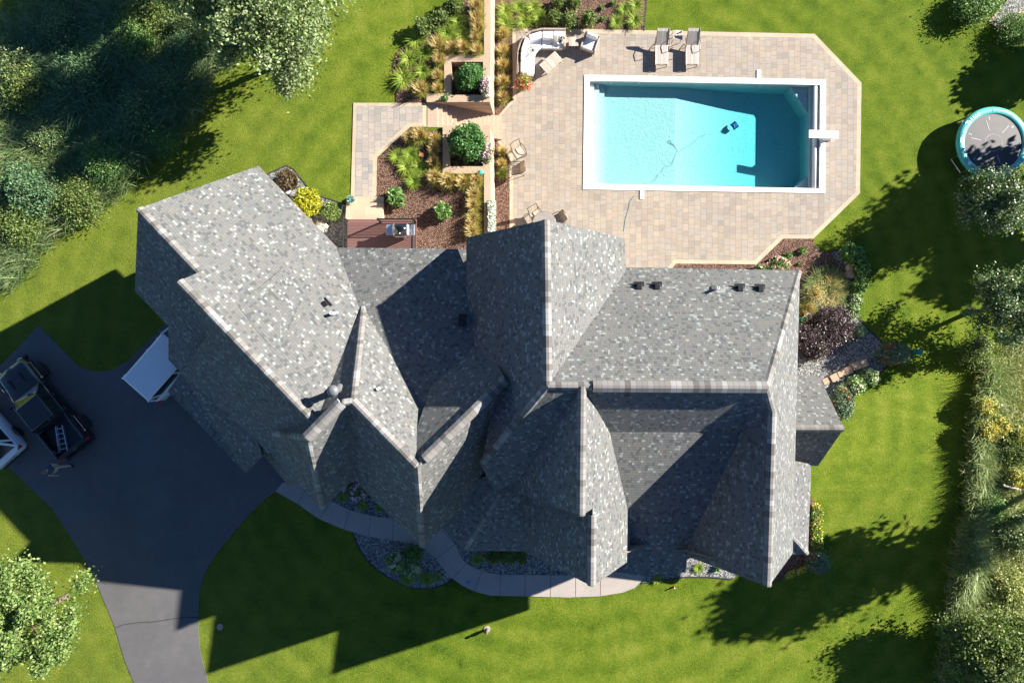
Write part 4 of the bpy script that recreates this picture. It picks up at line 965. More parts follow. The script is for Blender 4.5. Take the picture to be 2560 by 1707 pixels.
# ------------------------------------------------------------------ vehicles
def wheel(t, x, y, r, w_, s):
    b = MB(); b.lathe([(r*.62, -w_/2), (r*.93, -w_/2), (r, -w_/2+.04), (r, w_/2-.04), (r*.93, w_/2), (r*.62, w_/2)], (x, 0, r), n=28, axis='y'); o = b.build('wheel', M_tyre, t, True); o.location = (0, y, 0)
    b = MB(); b.lathe([(r*.62, -.03), (r*.60, .0), (r*.05, .0)], (x, 0, r), n=24, axis='y')
    for k in range(5):
        a = k*2*math.pi/5+.3; ca, sa = math.cos(a), math.sin(a); 
        for da in (-.13, .13):
            b.tube([(x+.06*ca, s*.02, r+.06*sa), (x+r*.6*math.cos(a+da), s*(w_/2-.02), r+r*.6*math.sin(a+da))], .018, m=1, n=5)
    b.lathe([(r*.60, s*(w_/2-.03)), (r*.64, s*(w_/2)), (r*.64, s*(w_/2-.01)), (r*.58, s*(w_/2-.035))], (x, 0, r), m=1, n=24, axis='y')
    b.build('rim', [M_black, M_alu], o)
def shell(b, secs, m=0):
    """loft of rounded sections: (x, half width, z bottom, z top, top half width)"""
    n = 16; vs = []
    for x, hw, z0, z1, tw in secs:
        pts = [(-hw*.92, z0), (-hw, z0+.12*(z1-z0)), (-hw, z0+.55*(z1-z0)), (-(hw*.6+tw*.4), z0+.82*(z1-z0)), (-tw, z1-.03*(z1-z0)), (-tw*.9, z1), (-tw*.4, z1+.012), (0, z1+.016)]
        pts = pts+[(-y, z) for y, z in pts[::-1]]
        vs += [(x, y, z) for y, z in pts]
    n = len(pts); k = len(secs)
    fs = [(i*n+j, i*n+(j+1) % n, (i+1)*n+(j+1) % n, (i+1)*n+j) for i in range(k-1) for j in range(n)]
    fs += [tuple(range(n))[::-1], tuple(range((k-1)*n, k*n))]; b.add(vs, fs, m)
# pick-up truck, nose to the upper left
q = P(118.5, 1017, U+.5)
t = thing('pickup_truck', 'black four-door pickup truck with an open bed parked on the driveway', 'pickup truck', (q.x, q.y, U+.025), math.atan2(.778, -.628))
t.scale = (.96,)*3
b = MB(); shell(b, [(2.62, .62, .5, .80, .55), (2.55, .80, .45, 1.02, .62), (2.30, .90, .40, 1.10, .72), (1.5, .90, .36, 1.14, .76), (.95, .92, .34, 1.16, .86), (-.95, .92, .34, 1.16, .88)])
b.build('body', M_blackcar, t, True)
for s in (-1, 1):
    b = MB()
    b.frust([(-2.62, s*.92), (-.96, s*.92), (-.96, s*.78), (-2.62, s*.78)][::s], .36, [(-2.60, s*.90), (-.96, s*.90), (-.96, s*.79), (-2.60, s*.79)][::s], 1.20, 0, .02)
    b.build('bed_side', M_blackcar, t)
    for xw in (1.72, -1.72): b = MB(); b.frust([(xw-.58, s*.86), (xw+.58, s*.86), (xw+.5, s*1.03), (xw-.5, s*1.03)][::s], .78, [(xw-.48, s*.86), (xw+.48, s*.86), (xw+.4, s*1.0), (xw-.4, s*1.0)][::s], .94, 0, .03); b.build('wheel_arch', M_blackcar, t)
b = MB()
b.frust([(-1.06, -.79), (-.95, -.79), (-.95, .79), (-1.06, .79)], .5, [(-1.06, -.79), (-.95, -.79), (-.95, .79), (-1.06, .79)], 1.18)
b.build('bed_front', M_blackcar, t)
b = MB(); b.box((-1.8, 0, .64), (1.55, 1.56, .05)); 
for k in range(9): b.box((-1.8, -.64+.16*k, .672), (1.5, .05, .015))
b.build('bed_floor', plain('bed_liner', (.035, .037, .045), .6), t)
b = MB(); b.frust([(-2.66, -.79), (-2.57, -.79), (-2.57, .79), (-2.66, .79)], .55, [(-2.66, -.78), (-2.57, -.78), (-2.57, .78), (-2.66, .78)], 1.19, 0, .015); tg = b.build('tailgate', plain('tailgate_paint', (.03, .032, .036), .4), t)
b = MB(); b.box((-2.68, 0, .95), (.03, .26, .06)); b.build('handle', M_steel, tg)
b = MB(); b.box((-2.74, 0, .52), (.16, 1.8, .16), bevel=.04); b.build('bumper', M_black, t); b = MB(); b.box((2.68, 0, .5), (.2, 1.7, .2), bevel=.05); b.build('bumper', M_black, t)
b = MB(); rf_ = [(.42, -.66), (.42, .66), (-.86, .64), (-.86, -.64)]; bt = [(1.0, -.84), (1.0, .84), (-.95, .86), (-.95, -.86)]
b.frust(bt[::-1], 1.14, rf_[::-1], 1.66); b.build('cabin_glass', M_glass, t)
b = MB(); b.frust([(.46, -.70), (-.90, -.68), (-.90, .68), (.46, .70)][::-1], 1.655, [(.40, -.62), (-.84, -.62), (-.84, .62), (.40, .62)][::-1], 1.71, 0, .02)
for s in (-1, 1):
    for a, c in (((1.0, .85), (.44, .68)), ((.02, .86), (.02, .68)), ((-.93, .87), (-.88, .66))): b.tube([(a[0], s*a[1], 1.14), (c[0], s*c[1], 1.67)], .035, n=6)
    b.tube([(1.0, s*.86, 1.15), (-.95, s*.88, 1.15)], .025, n=6)
b.build('roof', M_blackcar, t)
for s in (-1, 1):
    b = MB(); b.box((.82, s*1.04, 1.2), (.12, .2, .16), bevel=.04); b.build('wing_mirror', M_black, t)
    b = MB(); b.box((2.62, s*.62, .85), (.06, .22, .18), bevel=.02); b.build('headlight', M_white, t)
    b = MB(); b.box((-2.64, s*.86, .95), (.07, .12, .32), bevel=.02); b.build('tail_light', M_red, t)
    for xw in (1.72, -1.72): wheel(t, xw, s*.90, .41, .29, s)
    for xd in (.35, -.55): b = MB(); b.box((xd-.2, s*.935, 1.0), (.16, .03, .03)); b.build('door_handle', M_steel, t)
b = MB(); b.box((1.75, .32, 1.165), (.5, .12, .02)); b.box((1.75, -.32, 1.165), (.5, .12, .02)); b.build('hood_vent', M_black, t)
# ladder in the bed
q = P(155, 1096, U+.8)
t2 = thing('ladder', 'folded aluminium ladder lying in the bed of the black pickup', 'ladder', (q.x, q.y, U+.70), R(-80))
for s in (-1, 1):
    for dz in (0, .09): b = MB(); b.box((0, s*(.17+dz*.2), .06+dz), (1.28, .035, .07), s*.04); b.build('rail', M_alu, t2)
for k in range(5): b = MB(); b.tube([(-.5+.25*k, -.16, .12), (-.5+.25*k, .16, .12)], .022, n=8); b.build('rung', M_alu, t2)
# white vehicles
def suv(name, label, loc, rz, sc_=1.0, L=4.8, W=1.88, van=False):
    t = thing(name, label, 'van' if van else 'car', loc, rz); t.scale = (sc_,)*3; h = L/2; hw = W/2; bz = 1.30 if van else 1.05; kb = bz/1.05
    b = MB(); shell(b, [(h, hw*.55, .45, .70, hw*.5), (h-.1, hw*.86, .38, .88, hw*.7), (h-.5, hw*.98, .30, .98, hw*.78), (h-1.25, hw, .28, 1.05*kb, hw*.86), (h-1.5, hw, .28, 1.08*kb, hw*.92), (-h+.6, hw, .28, 1.10*kb, hw*.94), (-h+.15, hw*.97, .32, 1.08*kb, hw*.9), (-h, hw*.85, .45, .95*kb, hw*.75)])
    b.build('body', M_whitecar, t, True)
    zt = 1.95 if van else 1.66; fr = h-1.95; rr = -h+(.16 if van else .62); tw = .84 if van else .72
    b = MB(); b.frust([(h-1.15, -hw*.88), (h-1.15, hw*.88), (-h+.16, hw*.92), (-h+.16, -hw*.92)][::-1], bz, [(fr, -hw*tw), (fr, hw*tw), (rr, hw*tw), (rr, -hw*tw)][::-1], zt-.03); b.build('cabin_glass', M_glass, t)
    b = MB(); b.frust([(fr+.12, -hw*(tw+.05)), (fr+.12, hw*(tw+.05)), (rr-.06, hw*(tw+.04)), (rr-.06, -hw*(tw+.04))][::-1], zt-.05, [(fr-.02, -hw*(tw-.06)), (fr-.02, hw*(tw-.06)), (rr+.03, hw*(tw-.05)), (rr+.03, -hw*(tw-.05))][::-1], zt+.03, 0, .03)
    for s in (-1, 1):
        x0 = [(h-1.15, fr+.02), (h-1.5-(h-1.5-.0)*.55, fr*.55-.05), (-.45, -.5), (-h+.55, rr+.12), (-h+.2, rr-.02)]
        for a, c in x0: b.tube([(a, s*hw*.915, bz+.01), (c, s*hw*(tw+.01), zt-.02)], .06, n=6)
        b.tube([(h-1.2, s*hw*.93, bz+.02), (-h+.15, s*hw*.95, bz+.02)], .045, n=6)
    b.build('roof', M_whitecar, t)
    b = MB(); b.box((.3, 0, zt+.032), (1.0, .9, .006)); b.build('sunroof_panel', M_whitecar, t)
    for s in (-1, 1):
        for xw in (h-.95, -h+.95): wheel(t, xw, s*(hw-.12), .35, .24, s)
        b = MB(); b.box((h-1.35, s*(hw+.1), 1.12), (.12, .2, .15), bevel=.04); b.build('wing_mirror', M_whitecar, t)
        b = MB(); b.box((-h+.10, s*hw*.86, .92), (.16, .26, .14), bevel=.03); b.build('tail_light', M_red, t)
        b = MB(); b.box((h-.14, s*hw*.66, .78), (.12, .3, .12), bevel=.03); b.build('headlight', M_glass, t)
    b = MB(); b.box((-h-.0, 0, .75), (.03, .5, .12)); b.build('number_plate', M_alu, t)
    b = MB(); b.box((-h+.0, 0, .42), (.12, W*.86, .16), bevel=.04); b.build('bumper', M_black, t)
    return t
hd = math.atan2(.75, .66)
q = P(343, 968, U+1.9); d = Vector((math.cos(hd), math.sin(hd)))
suv('white_van', 'white van with its front hidden under the garage eave', (q.x+d.x*2.1, q.y+d.y*2.1, U+.025), hd, .97, 4.9, 1.95, True)
hd2 = math.atan2(.74, -.66); d = Vector((math.cos(hd2), math.sin(hd2))); r_ = Vector((d.y, -d.x))
q = P(57, 1112, U+.8); c = Vector((q.x, q.y))+d*2.2-r_*.92
suv('white_car', 'white car cut off by the left edge of the photo beside the black pickup', (c.x, c.y, U+.025), hd2, .98, 4.7, 1.85)

# ------------------------------------------------------------------ person
def skin_body(name, verts, edges, rad, mat, parent=None, lvl=2, root=0):
    me = bpy.data.meshes.new(name); me.from_pydata(verts, edges, []); me.materials.append(mat); o = bpy.data.objects.new(name, me); C.objects.link(o)
    if parent: o.parent = parent
    m = o.modifiers.new('skin', 'SKIN'); m.use_smooth_shade = True
    if not me.skin_vertices: pass
    bpy.context.view_layer.update()
    sv = me.skin_vertices[0].data
    for i, r_ in enumerate(rad): sv[i].radius = (r_, r_) if not isinstance(r_, tuple) else r_; sv[i].use_root = (i == root)
    o.modifiers.new('sub', 'SUBSURF').levels = lvl; o.modifiers['sub'].render_levels = lvl
    return o
fq = G(166, 1163)
per = thing('person', 'person in navy shirt and khaki trousers walking behind the black pickup', 'person', (fq.x, fq.y, U+.03), R(-25))
# x = facing, mid-stride
V = [(0, 0, .93), (.01, 0, 1.12), (.03, 0, 1.34), (.05, 0, 1.46), (.07, 0, 1.56), (.09, 0, 1.68),
     (0, .10, .88), (.12, .12, .50), (.20, .12, .09), (.34, .13, .04),
     (0, -.10, .88), (-.08, -.12, .50), (-.24, -.12, .12), (-.12, -.13, .04),
     (.02, .19, 1.41), (-.05, .27, 1.14), (.10, .26, .95), (.15, .25, .90),
     (.02, -.19, 1.41), (.05, -.28, 1.14), (.24, -.22, 1.02), (.29, -.20, 1.0)]
E = [(0, 1), (1, 2), (2, 3), (3, 4), (4, 5), (0, 6), (6, 7), (7, 8), (8, 9), (0, 10), (10, 11), (11, 12), (12, 13), (2, 14), (14, 15), (15, 16), (16, 17), (2, 18), (18, 19), (19, 20), (20, 21)]
rd = [.13, .13, .15, .065, .075, .09, .09, .06, .042, .032, .09, .06, .042, .032, .06, .042, .032, .028, .06, .042, .032, .028]
skin_body('body', V, E, rd, M_skin, per)
for hx, hy, hz, s in ((.15, .25, .90, 1), (.29, -.20, 1.0, -1)):
    b = MB(); b.box((hx+.03, hy, hz-.02), (.08, .035, .08), bevel=.012)
    for k in range(4): b.tube([(hx+.05, hy, hz+.02-.022*k), (hx+.10, hy-.01*s, hz+.0-.026*k), (hx+.12, hy-.03*s, hz-.03-.024*k)], [.009, .008, .007], n=6)
    b.tube([(hx+.0, hy-.01*s, hz+.02), (hx+.05, hy-.04*s, hz+.03)], .010, n=6); b.build('hand', M_skin, per, True)
skin_body('trousers', [(0, 0, .95), (0, .10, .88), (.12, .12, .50), (.20, .12, .13), (0, -.10, .88), (-.08, -.12, .50), (-.23, -.12, .16)], [(0, 1), (1, 2), (2, 3), (0, 4), (4, 5), (5, 6)], [.15, .11, .085, .07, .11, .085, .07], M_khaki, per)
skin_body('shirt', [(0, 0, .98), (.01, 0, 1.14), (.03, 0, 1.36), (.04, 0, 1.45), (.02, .19, 1.42), (-.03, .25, 1.24), (.02, -.19, 1.42), (.04, -.26, 1.24)], [(0, 1), (1, 2), (2, 3), (2, 4), (4, 5), (2, 6), (6, 7)], [.155, .155, .175, .08, .085, .065, .085, .065], M_navy, per)
b = MB(); b.ball((.08, 0, 1.70), .105, sq=(1, .86, 1.02)); b.build('hair', M_hair, per, True)
b = MB(); b.ball((.175, 0, 1.655), .022); b.ball((.16, .035, 1.675), .014); b.ball((.16, -.035, 1.675), .014); b.build('face', M_skin, per, True)
for x, y in ((.25, .12), (-.17, -.12)): b = MB(); b.box((x, y, .045), (.28, .10, .09), bevel=.035); b.build('shoe', M_black, per, True)

# ------------------------------------------------------------------ plants: builders
FIRST = {}
def place(key, maker, loc, rz, label, sc_=1, group=None):
    if key not in FIRST:
        o = maker(); FIRST[key] = o; o.location = loc; o.rotation_euler = (0, 0, rz); o.scale = (sc_,)*3 if isinstance(sc_, (int, float)) else sc_
        o['label'] = label
        if group: o['group'] = group
        return o
    return copy_tree(FIRST[key], loc, rz, label, sc_, group)
def mk_lily(v):
    def f():
        t = thing('daylily', '', 'plant'); np_mesh('leaf_clump', blades(240, .10, .42, .026, 1.0, .75), 8, L_lily, t, BF); return t
    return f
def mk_grass(v):
    def f():
        t = thing('ornamental_grass', '', 'grass'); np_mesh('leaf_clump', blades(420, .14, .44, .016, .7, .62), 8, L_gras, t, BF)
        np_mesh('plumes', blades(150, .20, .66, .022, .12, .30), 8, L_plume, t, BF); return t
    return f
def mk_ball(name, cat, mat, rx, rz_, n, size, clumps=60, spread=.05, stem=.1, extra=None, hollow=.75, bottom=-.5):
    def f():
        t = thing(name, '', cat); pts = crown_pts(rx, rx, rz_, n, clumps, spread, hollow=hollow, bottom=bottom)+np.array([0, 0, rz_*.75+stem])
        np_mesh('foliage', leaves(pts, size), 4, mat, t)
        b = MB(); 
        for k in range(4): a = k*1.6; b.tube([(0, 0, 0), (.25*rx*math.cos(a), .25*rx*math.sin(a), stem+rz_*.6)], [.02, .008], n=5)
        b.build('stem', M_bark, t)
        if extra:
            m2_, n2_, s2 = extra; d = RNG.normal(size=(n2_, 3)); d[:, 2] = np.abs(d[:, 2]); d /= np.linalg.norm(d, axis=1)[:, None]
            c = d*np.array([rx, rx, rz_])*1.02+np.array([0, 0, rz_*.75+stem]); k = 30
            pts = np.repeat(c, k, 0)+RNG.normal(size=(n2_*k, 3))*s2*.4; np_mesh('blooms', leaves(pts, s2*.45), 4, m2_, t)
        return t
    return f
K = {'lily': [mk_lily(0), mk_lily(1), mk_lily(2)], 'grass': [mk_grass(0), mk_grass(1), mk_grass(2)],
     'box': [mk_ball('boxwood_shrub', 'shrub', L_box, .27, .24, 1700, .045)]*2,
     'round': [mk_ball('round_shrub', 'shrub', L_round, .52, .50, 7000, .055, 160, .06, .35, None, .8, -.8)]*2,
     'hyd': [mk_ball('leafy_shrub', 'shrub', L_hyd, .34, .28, 1500, .085, 70, .05)]*2,
     'hydb': [mk_ball('hydrangea', 'shrub', L_hyd, .30, .28, 1100, .085, 60, .05, .1, (L_hydf, 42, .11))]*2,
     'jun': [mk_ball('juniper', 'shrub', L_jun, .5, .45, 5000, .05, 130, .09, .1, (L_rust, 6, .2))]*2,
     'sprig': [mk_ball('seedling', 'plant', L_hyd, .10, .09, 160, .05, 20, .03, .02)]}
for k_ in ('grass', 'lily', 'box', 'hyd', 'hydb', 'round', 'jun'): pass
cnt = {}
def plant(kind, px, py, label, sc_=1, h=.3, group=None, rz=None, loc=None):
    i = cnt.get(kind, 0); cnt[kind] = i+1; var = i % len(K[kind]); q = loc or GB(px, py, h*sc_ if isinstance(sc_, (int, float)) else h)
    return place((kind, var), K[kind][var], q, rz if rz is not None else random.random()*6.28, label, sc_, group)
ORD = ['topmost', 'second', 'third', 'fourth', 'fifth', 'sixth', 'seventh', 'eighth', 'ninth', 'tenth']
def zo(x, y): return 860+x/3.564, y/3.564
def zt_(x, y): return 860+x/3.564, 240+y/3.564
# upper bed west of the wall
for (x, y, s), lb in zip([(1010, 170, 1.25), (905, 280, 1.25), (1055, 290, 1.15), (640, 330, 1.35), (715, 455, 1.25), (570, 510, 1.25), (520, 685, 1.45), (700, 625, 1.1)],
        ['green arching daylily high in the upper bed near the wall-side grasses', 'green daylily left of the pair in the middle of the upper bed', 'green daylily right of the pair in the middle of the upper bed', 'large daylily at the lawn edge, topmost of the four down the bed edge',
         'daylily just inside the lawn edge, between the two large edge clumps', 'round daylily at the lawn edge, third clump down the bed edge', 'largest daylily at the lower left end of the upper bed', 'daylily with a yellow flower right of the largest clump']):
    plant('lily', *zo(x, y), lb, s, .3)
for (x, y, s), lb in zip([(985, 50, 1.35), (865, 150, 1.25), (790, 205, 1.1), (705, 240, 1.3)], ['rounded green shrub at the top of the upper bed', 'low green shrub second down the upper left bed edge', 'low dark green shrub third down the upper left bed edge', 'grey green shrub touching the lawn above the large daylily']):
    plant('box', *zo(x, y), lb, s, .25)
for (x, y, s), lb in zip([(1180, 40, 1.2), (1185, 140, 1.2), (1190, 230, 1.15), (1170, 325, .9), (830, 380, 1.25), (955, 410, 1.05), (1065, 405, 1.1), (1185, 435, 1.0), (845, 520, 1.0), (830, 660, .95), (680, 780, 1.2), (830, 780, .85)],
        ['tan tipped grass highest along the wall in the upper bed', 'tan tipped grass second along the wall in the upper bed', 'tan tipped grass third along the wall in the upper bed', 'small tan grass above the planter corner by the wall', 'wide tan plumed grass, leftmost of the row above the upper planter', 'tan grass second from left in the row above the upper planter',
         'tan grass third from left in the row above the upper planter', 'tan grass rightmost in the row above the upper planter', 'tan grass left of the upper planter, highest of three', 'tan grass left of the upper planter, middle of three', 'broad tan grass at the bottom of the upper bed', 'tan grass left of the upper planter, lowest of three']):
    plant('grass', *zo(x, y), lb, s, .4)
# strip between wall and patio
plant('lily', *zo(1435, 85), 'daylily at the top of the strip between wall and patio', 1.25); plant('lily', *zo(1440, 195), 'daylily second in the strip between wall and patio', 1.2)
for i, y in enumerate((290, 440, 570, 720, 860)): plant('grass', *zo(1420-3*(i % 2), y), 'tan tipped grass, %s of five down the strip left of the sofa' % ORD[i], 1.0+.05*(i % 2), .4)
for (x, y, s), lb in zip([(1560, 45, 1.0), (1690, 50, 1.15), (1600, 180, 1.15), (1745, 150, 1.15)], ['dark daylily at the top edge left in the bed above the sofa', 'daylily at the top edge right of the dark one above the sofa', 'bright daylily left in the front row above the sofa', 'bright daylily right in the front row above the sofa']):
    plant('lily', *zo(x, y), lb, s)
for (x, y, s), lb in zip([(1910, 30, 1.0), (2050, 30, 1.1), (1870, 165, 1.25), (2010, 190, 1.25), (2180, 170, 1.3)], ['round shrub at the photo top, left of two above the armchair', 'round shrub at the photo top, right of two above the armchair', 'round boxwood left of three behind the sofa', 'round boxwood middle of three behind the side table', 'round boxwood right of three behind the armchair']):
    plant('box', *zo(x, y), lb, s, .25)
for (px, py, k, s, lb) in [(1505, 18, 'sprig', 1, 'tiny seedling in the mulch, upper of two right of the boxwoods'), (1507, 44, 'sprig', 1.1, 'tiny seedling in the mulch, lower of two right of the boxwoods'), (1533, 5, 'sprig', 1.1, 'tiny seedling at the photo top above the mulch bed'),
                           (1559, 22, 'lily', .95, 'small daylily at the upper right of the mulch bed'), (1590, 12, 'lily', 1.1, 'daylily at the right end of the mulch bed beside the lawn'), (1540, 54, 'lily', .95, 'small bright daylily near the patio edge left of the last clump'), (1586, 50, 'lily', 1.2, 'bright daylily at the lower right corner of the mulch bed')]:
    plant(k, px, py, lb, s, .2)
# lower bed
for (x, y, s), lb in zip([(575, 365, .95), (675, 345, 1.25), (808, 375, .95), (795, 470, .95), (798, 590, 1.0), (800, 710, 1.15), (925, 745, 1.25), (1060, 755, 1.15), (1180, 745, 1.1), (1160, 865, 1.05), (1150, 960, 1.1), (1148, 1090, 1.1), (1148, 1200, 1.15)],
        ['yellowish grass leftmost below the upper patio corner', 'pale plumed grass left of the steps in the lower bed', 'small yellow grass left of the lower planter corner', 'tan grass beside the lower planter, highest of the column', 'tan grass beside the lower planter, second of the column', 'tan grass at the lower left corner of the lower planter',
         'tan grass below the lower planter, left of three', 'tan grass below the lower planter, middle of three', 'tan grass below the teal ball at the planter corner', 'tan grass along the wall, first below the corner', 'tan grass along the wall, second below the corner', 'tan grass along the wall, third below the corner', 'tan grass along the wall closest to the house']):
    plant('grass', *zt_(x, y), lb, s, .4)
for (x, y, s), lb in zip([(465, 525, 1.0), (590, 510, 1.15), (545, 620, 1.15), (665, 620, 1.05), (615, 745, 1.15)], ['daylily with an orange flower at the left of the lower bed', 'daylily upper right in the cluster of the lower bed', 'daylily in the middle of the cluster of the lower bed', 'dark daylily beside the red clay tile', 'lowest daylily of the cluster in the lower bed']):
    plant('lily', *zt_(x, y), lb, s)
plant('hyd', *zt_(460, 905), 'round bright green shrub beside the deck steps', 1.1, .3); plant('hyd', *zt_(880, 1030), 'round grey green shrub in the open mulch above the deck', 1.0, .3)
for (x, y, s), lb in zip([(1410, 490, .8), (1410, 600, .85), (1415, 690, .8)], ['yellow grass top of three behind the patio chairs', 'yellow grass middle of three behind the patio chairs', 'dark grass bottom of three behind the patio chairs']): plant('grass' if y < 650 else 'lily', *zt_(x, y), lb, s, .3)
# round shrubs in the planters
o = plant('round', 0, 0, 'round clipped green shrub in the upper planter', (1.0, 1.2, 1.0), loc=Vector((*P(1175, 193, 2.4)[:2], 1.62)))
o = plant('round', 0, 0, 'larger round clipped green shrub in the lower planter', (1.42, 1.42, 1.25), loc=Vector((*P(1166, 354, 2.6)[:2], 1.72)))
plant('sprig', 0, 0, 'small green seedling at the left of the lower planter', 1.2, loc=Vector((*P(1138, 410, 1.8)[:2], 1.75))); plant('sprig', 0, 0, 'small dark seedling at the right of the lower planter', 1.2, loc=Vector((*P(1196, 409, 1.8)[:2], 1.75)))
plant('sprig', 0, 0, 'small reddish seedling in the middle of the lower planter', 1.0, loc=Vector((*P(1166, 410, 1.8)[:2], 1.75))); plant('sprig', 0, 0, 'small yellowish seedling under the upper round shrub', 1.1, loc=Vector((*P(1146, 236, 1.7)[:2], 1.62)))
def flowers(name, label, cat, loc, mats, rx, ry, rz_, n, size, pot=None):
    t = thing(name, label, cat, loc)
    for nm, m, frac in mats:
        pts = crown_pts(rx, ry, rz_, int(n*frac), 50, .05, hollow=.6)+np.array([0, 0, rz_+(pot or 0)]); np_mesh(nm, leaves(pts, size), 4, m, t)
    return t
t = flowers('potted_flowers', 'pink and white flowers spilling from a white box on the planter wall', 'flowers', Vector((*P(1214, 219, 2.35)[:2], 2.27)), [('foliage', L_hyd, .35), ('blooms', L_pink, .65)], .20, .42, .16, 1500, .055, .1)
b = MB(); b.box((.06, 0, .1), (.3, .95, .2), bevel=.01); b.build('planter_box', M_white, t)
flowers('pink_flowers', 'pink flowering plant at the right corner of the lower planter', 'flowers', Vector((*P(1217, 384, 2.2)[:2], 2.2)), [('foliage', L_hyd, .4), ('blooms', L_pink, .6)], .28, .46, .14, 1500, .055)
q = P(1310, 208, .6); t = flowers('potted_flowers', 'pot of red and lime flowers at the lower end of the sofa', 'flowers', (q.x, q.y, .04), [('foliage', L_lily, .6), ('blooms', L_rose, .4)], .36, .36, .22, 1700, .065, .35)
b = MB(); b.lathe([(.16, 0), (.22, .38), (.24, .4), (.2, .4)], n=20); b.build('pot', M_terra, t)
# small white flowered mat hanging over the wall
t = thing('trailing_plant', 'pale green and white flowering mat over the wall near the house', 'plant'); q0 = P(1228, 543, 2.3)
pts = np.stack([RNG.uniform(-.16, .22, 5000), RNG.uniform(-.75, .75, 5000), np.zeros(5000)], 1); pts[:, 2] = .10-np.maximum(0, pts[:, 0]-.02)*1.5+RNG.normal(size=5000)*.03; pts[:, 1] += RNG.normal(size=5000)*.05
np_mesh('foliage', leaves(pts[:3300]+np.array(q0), .05), 4, L_hyd, t); np_mesh('blooms', leaves(pts[3300:]+np.array(q0)+np.array([0, 0, .03]), .05), 4, mat_leaf('white_bloom', [(.7, .75, .65), (.85, .86, .84)], .2), t)
# pots
def pot(px, py, r_, label, mat, loc=None):
    q = P(px, py, 2.4); t = thing('plant_pot', label, 'pot', loc or (q.x, q.y, 2.28))
    b = MB(); b.lathe([(r_*.7, 0), (r_, r_*1.5), (r_*1.05, r_*1.6), (r_*.85, r_*1.6), (r_*.8, r_*1.3)], n=20); b.build('pot_body', mat, t); 
    pts = crown_pts(r_*.7, r_*.7, r_*.4, 160, 20, .02)+np.array([0, 0, r_*1.5]); np_mesh('succulent', leaves(pts, r_*.5), 4, L_hyd, t)
M_pot = plain('glazed_green', (.16, .22, .18), .3); M_pots = plain('glazed_teal', (.05, .25, .27), .25)
pot(1115.5, 248, .12, 'largest of three small green pots on the low wall', M_pot); pot(1101, 249, .075, 'left small pot of three on the low wall', M_pot); pot(1117, 238, .08, 'small pot above the largest one on the low wall', M_pot)
q = P(875, 498, U+.5); t = thing('plant_pot', 'cream pot with teal plants on the lawn corner by the deck steps', 'pot', (q.x, q.y, U+.05))
b = MB(); b.lathe([(.13, 0), (.2, .34), (.22, .36), (.18, .36), (.17, .3)], n=24); b.build('pot_body', M_bord, t)
np_mesh('foliage', leaves(crown_pts(.15, .15, .08, 300, 30, .02)+np.array([0, 0, .38]), .07), 4, mat_leaf('teal_leaf', [(.02, .16, .18), (.05, .32, .34), (.5, .55, .5)]), t)
q = P(1201, 432, 2.42); t = thing('gazing_ball', 'teal glass gazing ball at the planter corner', 'garden ornament', (q.x, q.y, 2.27))
b = MB(); b.ball((0, 0, .18), .13); b.build('ball', M_gball, t, True); b = MB(); b.lathe([(.08, 0), (.05, .06)], n=14); b.build('stand', M_black, t)
q = GB(1054, 388, .2); t = thing('clay_tile', 'small red clay tile on a stake among the daylilies', 'garden ornament', q, R(-15)); b = MB(); b.box((0, 0, .25), (.24, .2, .03), bevel=.006); b.build('tile', M_terra, t); b = MB(); b.tube([(0, 0, 0), (0, 0, .24)], .008, n=5); b.build('stake', M_black, t)
# gravel bed by the garage
q = GB(716, 450, .5); t = thing('bronze_shrub', 'large bronze brown twiggy shrub in gravel by the garage roof', 'shrub', q)
np_mesh('foliage', blades(2600, .42, .62, .022, .15, .22), 8, L_bronze, t, BF); np_mesh('inner_foliage', leaves(crown_pts(.42, .42, .25, 3500, 80, .07, hollow=.1)+np.array([0, 0, .4]), .05), 4, L_bronze, t); b = MB(); b.lathe([(.05, 0), (.03, .3)], n=8); b.build('stem', M_bark, t)
q = GB(770, 508, .35); place('gold', mk_ball('golden_shrub', 'shrub', L_gold, .60, .42, 4200, .07, 110, .07), q, 0, 'bright yellow green rounded shrub in the gravel by the garage', 1)
q = GB(827, 532, .25); place('gjun', mk_ball('spiky_shrub', 'shrub', L_box, .40, .28, 2600, .06, 70, .06), q, 0, 'smaller green spiky shrub beside the yellow one', 1)
q = GB(722, 480, .2); t = thing('utility_box', 'small pale grey box lid in the gravel under the bronze shrub', 'box', q, R(-35)); b = MB(); b.box((0, 0, .15), (.2, .24, .3), bevel=.01); b.build('body', M_steel, t); b = MB(); b.box((0, 0, .31), (.22, .26, .03), bevel=.008); b.build('lid', M_white, t)
def boulder(px, py, r_, label, sq, rz):
    q = GB(px, py, .15); b = MB(); b.ball((0, 0, 0), r_, n=9, sq=sq); o = b.build('boulder', M_boulder); 
    for v in o.data.vertices:
        n3 = Vector(v.co).normalized(); k = 1+.18*math.sin(n3.x*5+n3.y*3)+.12*math.sin(n3.y*7+n3.z*6+1); v.co = v.co*k
    o.location = (q.x, q.y, q.z+.1); o.rotation_euler = (0, 0, rz); tag(o, label, 'rock')
boulder(803, 563, .30, 'large cream boulder in the gravel against the garage roof', (1.1, .85, .7), .5); boulder(776, 549, .16, 'small cream rock half hidden by the garage roof edge', (1.3, .6, .7), -.7)
t = thing('garden_hose', 'thin grey pipe lying from the deck corner over the gravel', 'pipe'); b = MB(); a_, c_ = G(851, 546), G(860, 520); b.tube([(a_.x, a_.y, U+.05), (c_.x, c_.y, U+.3)], .012, n=6); b.build('pipe', M_steel, t)

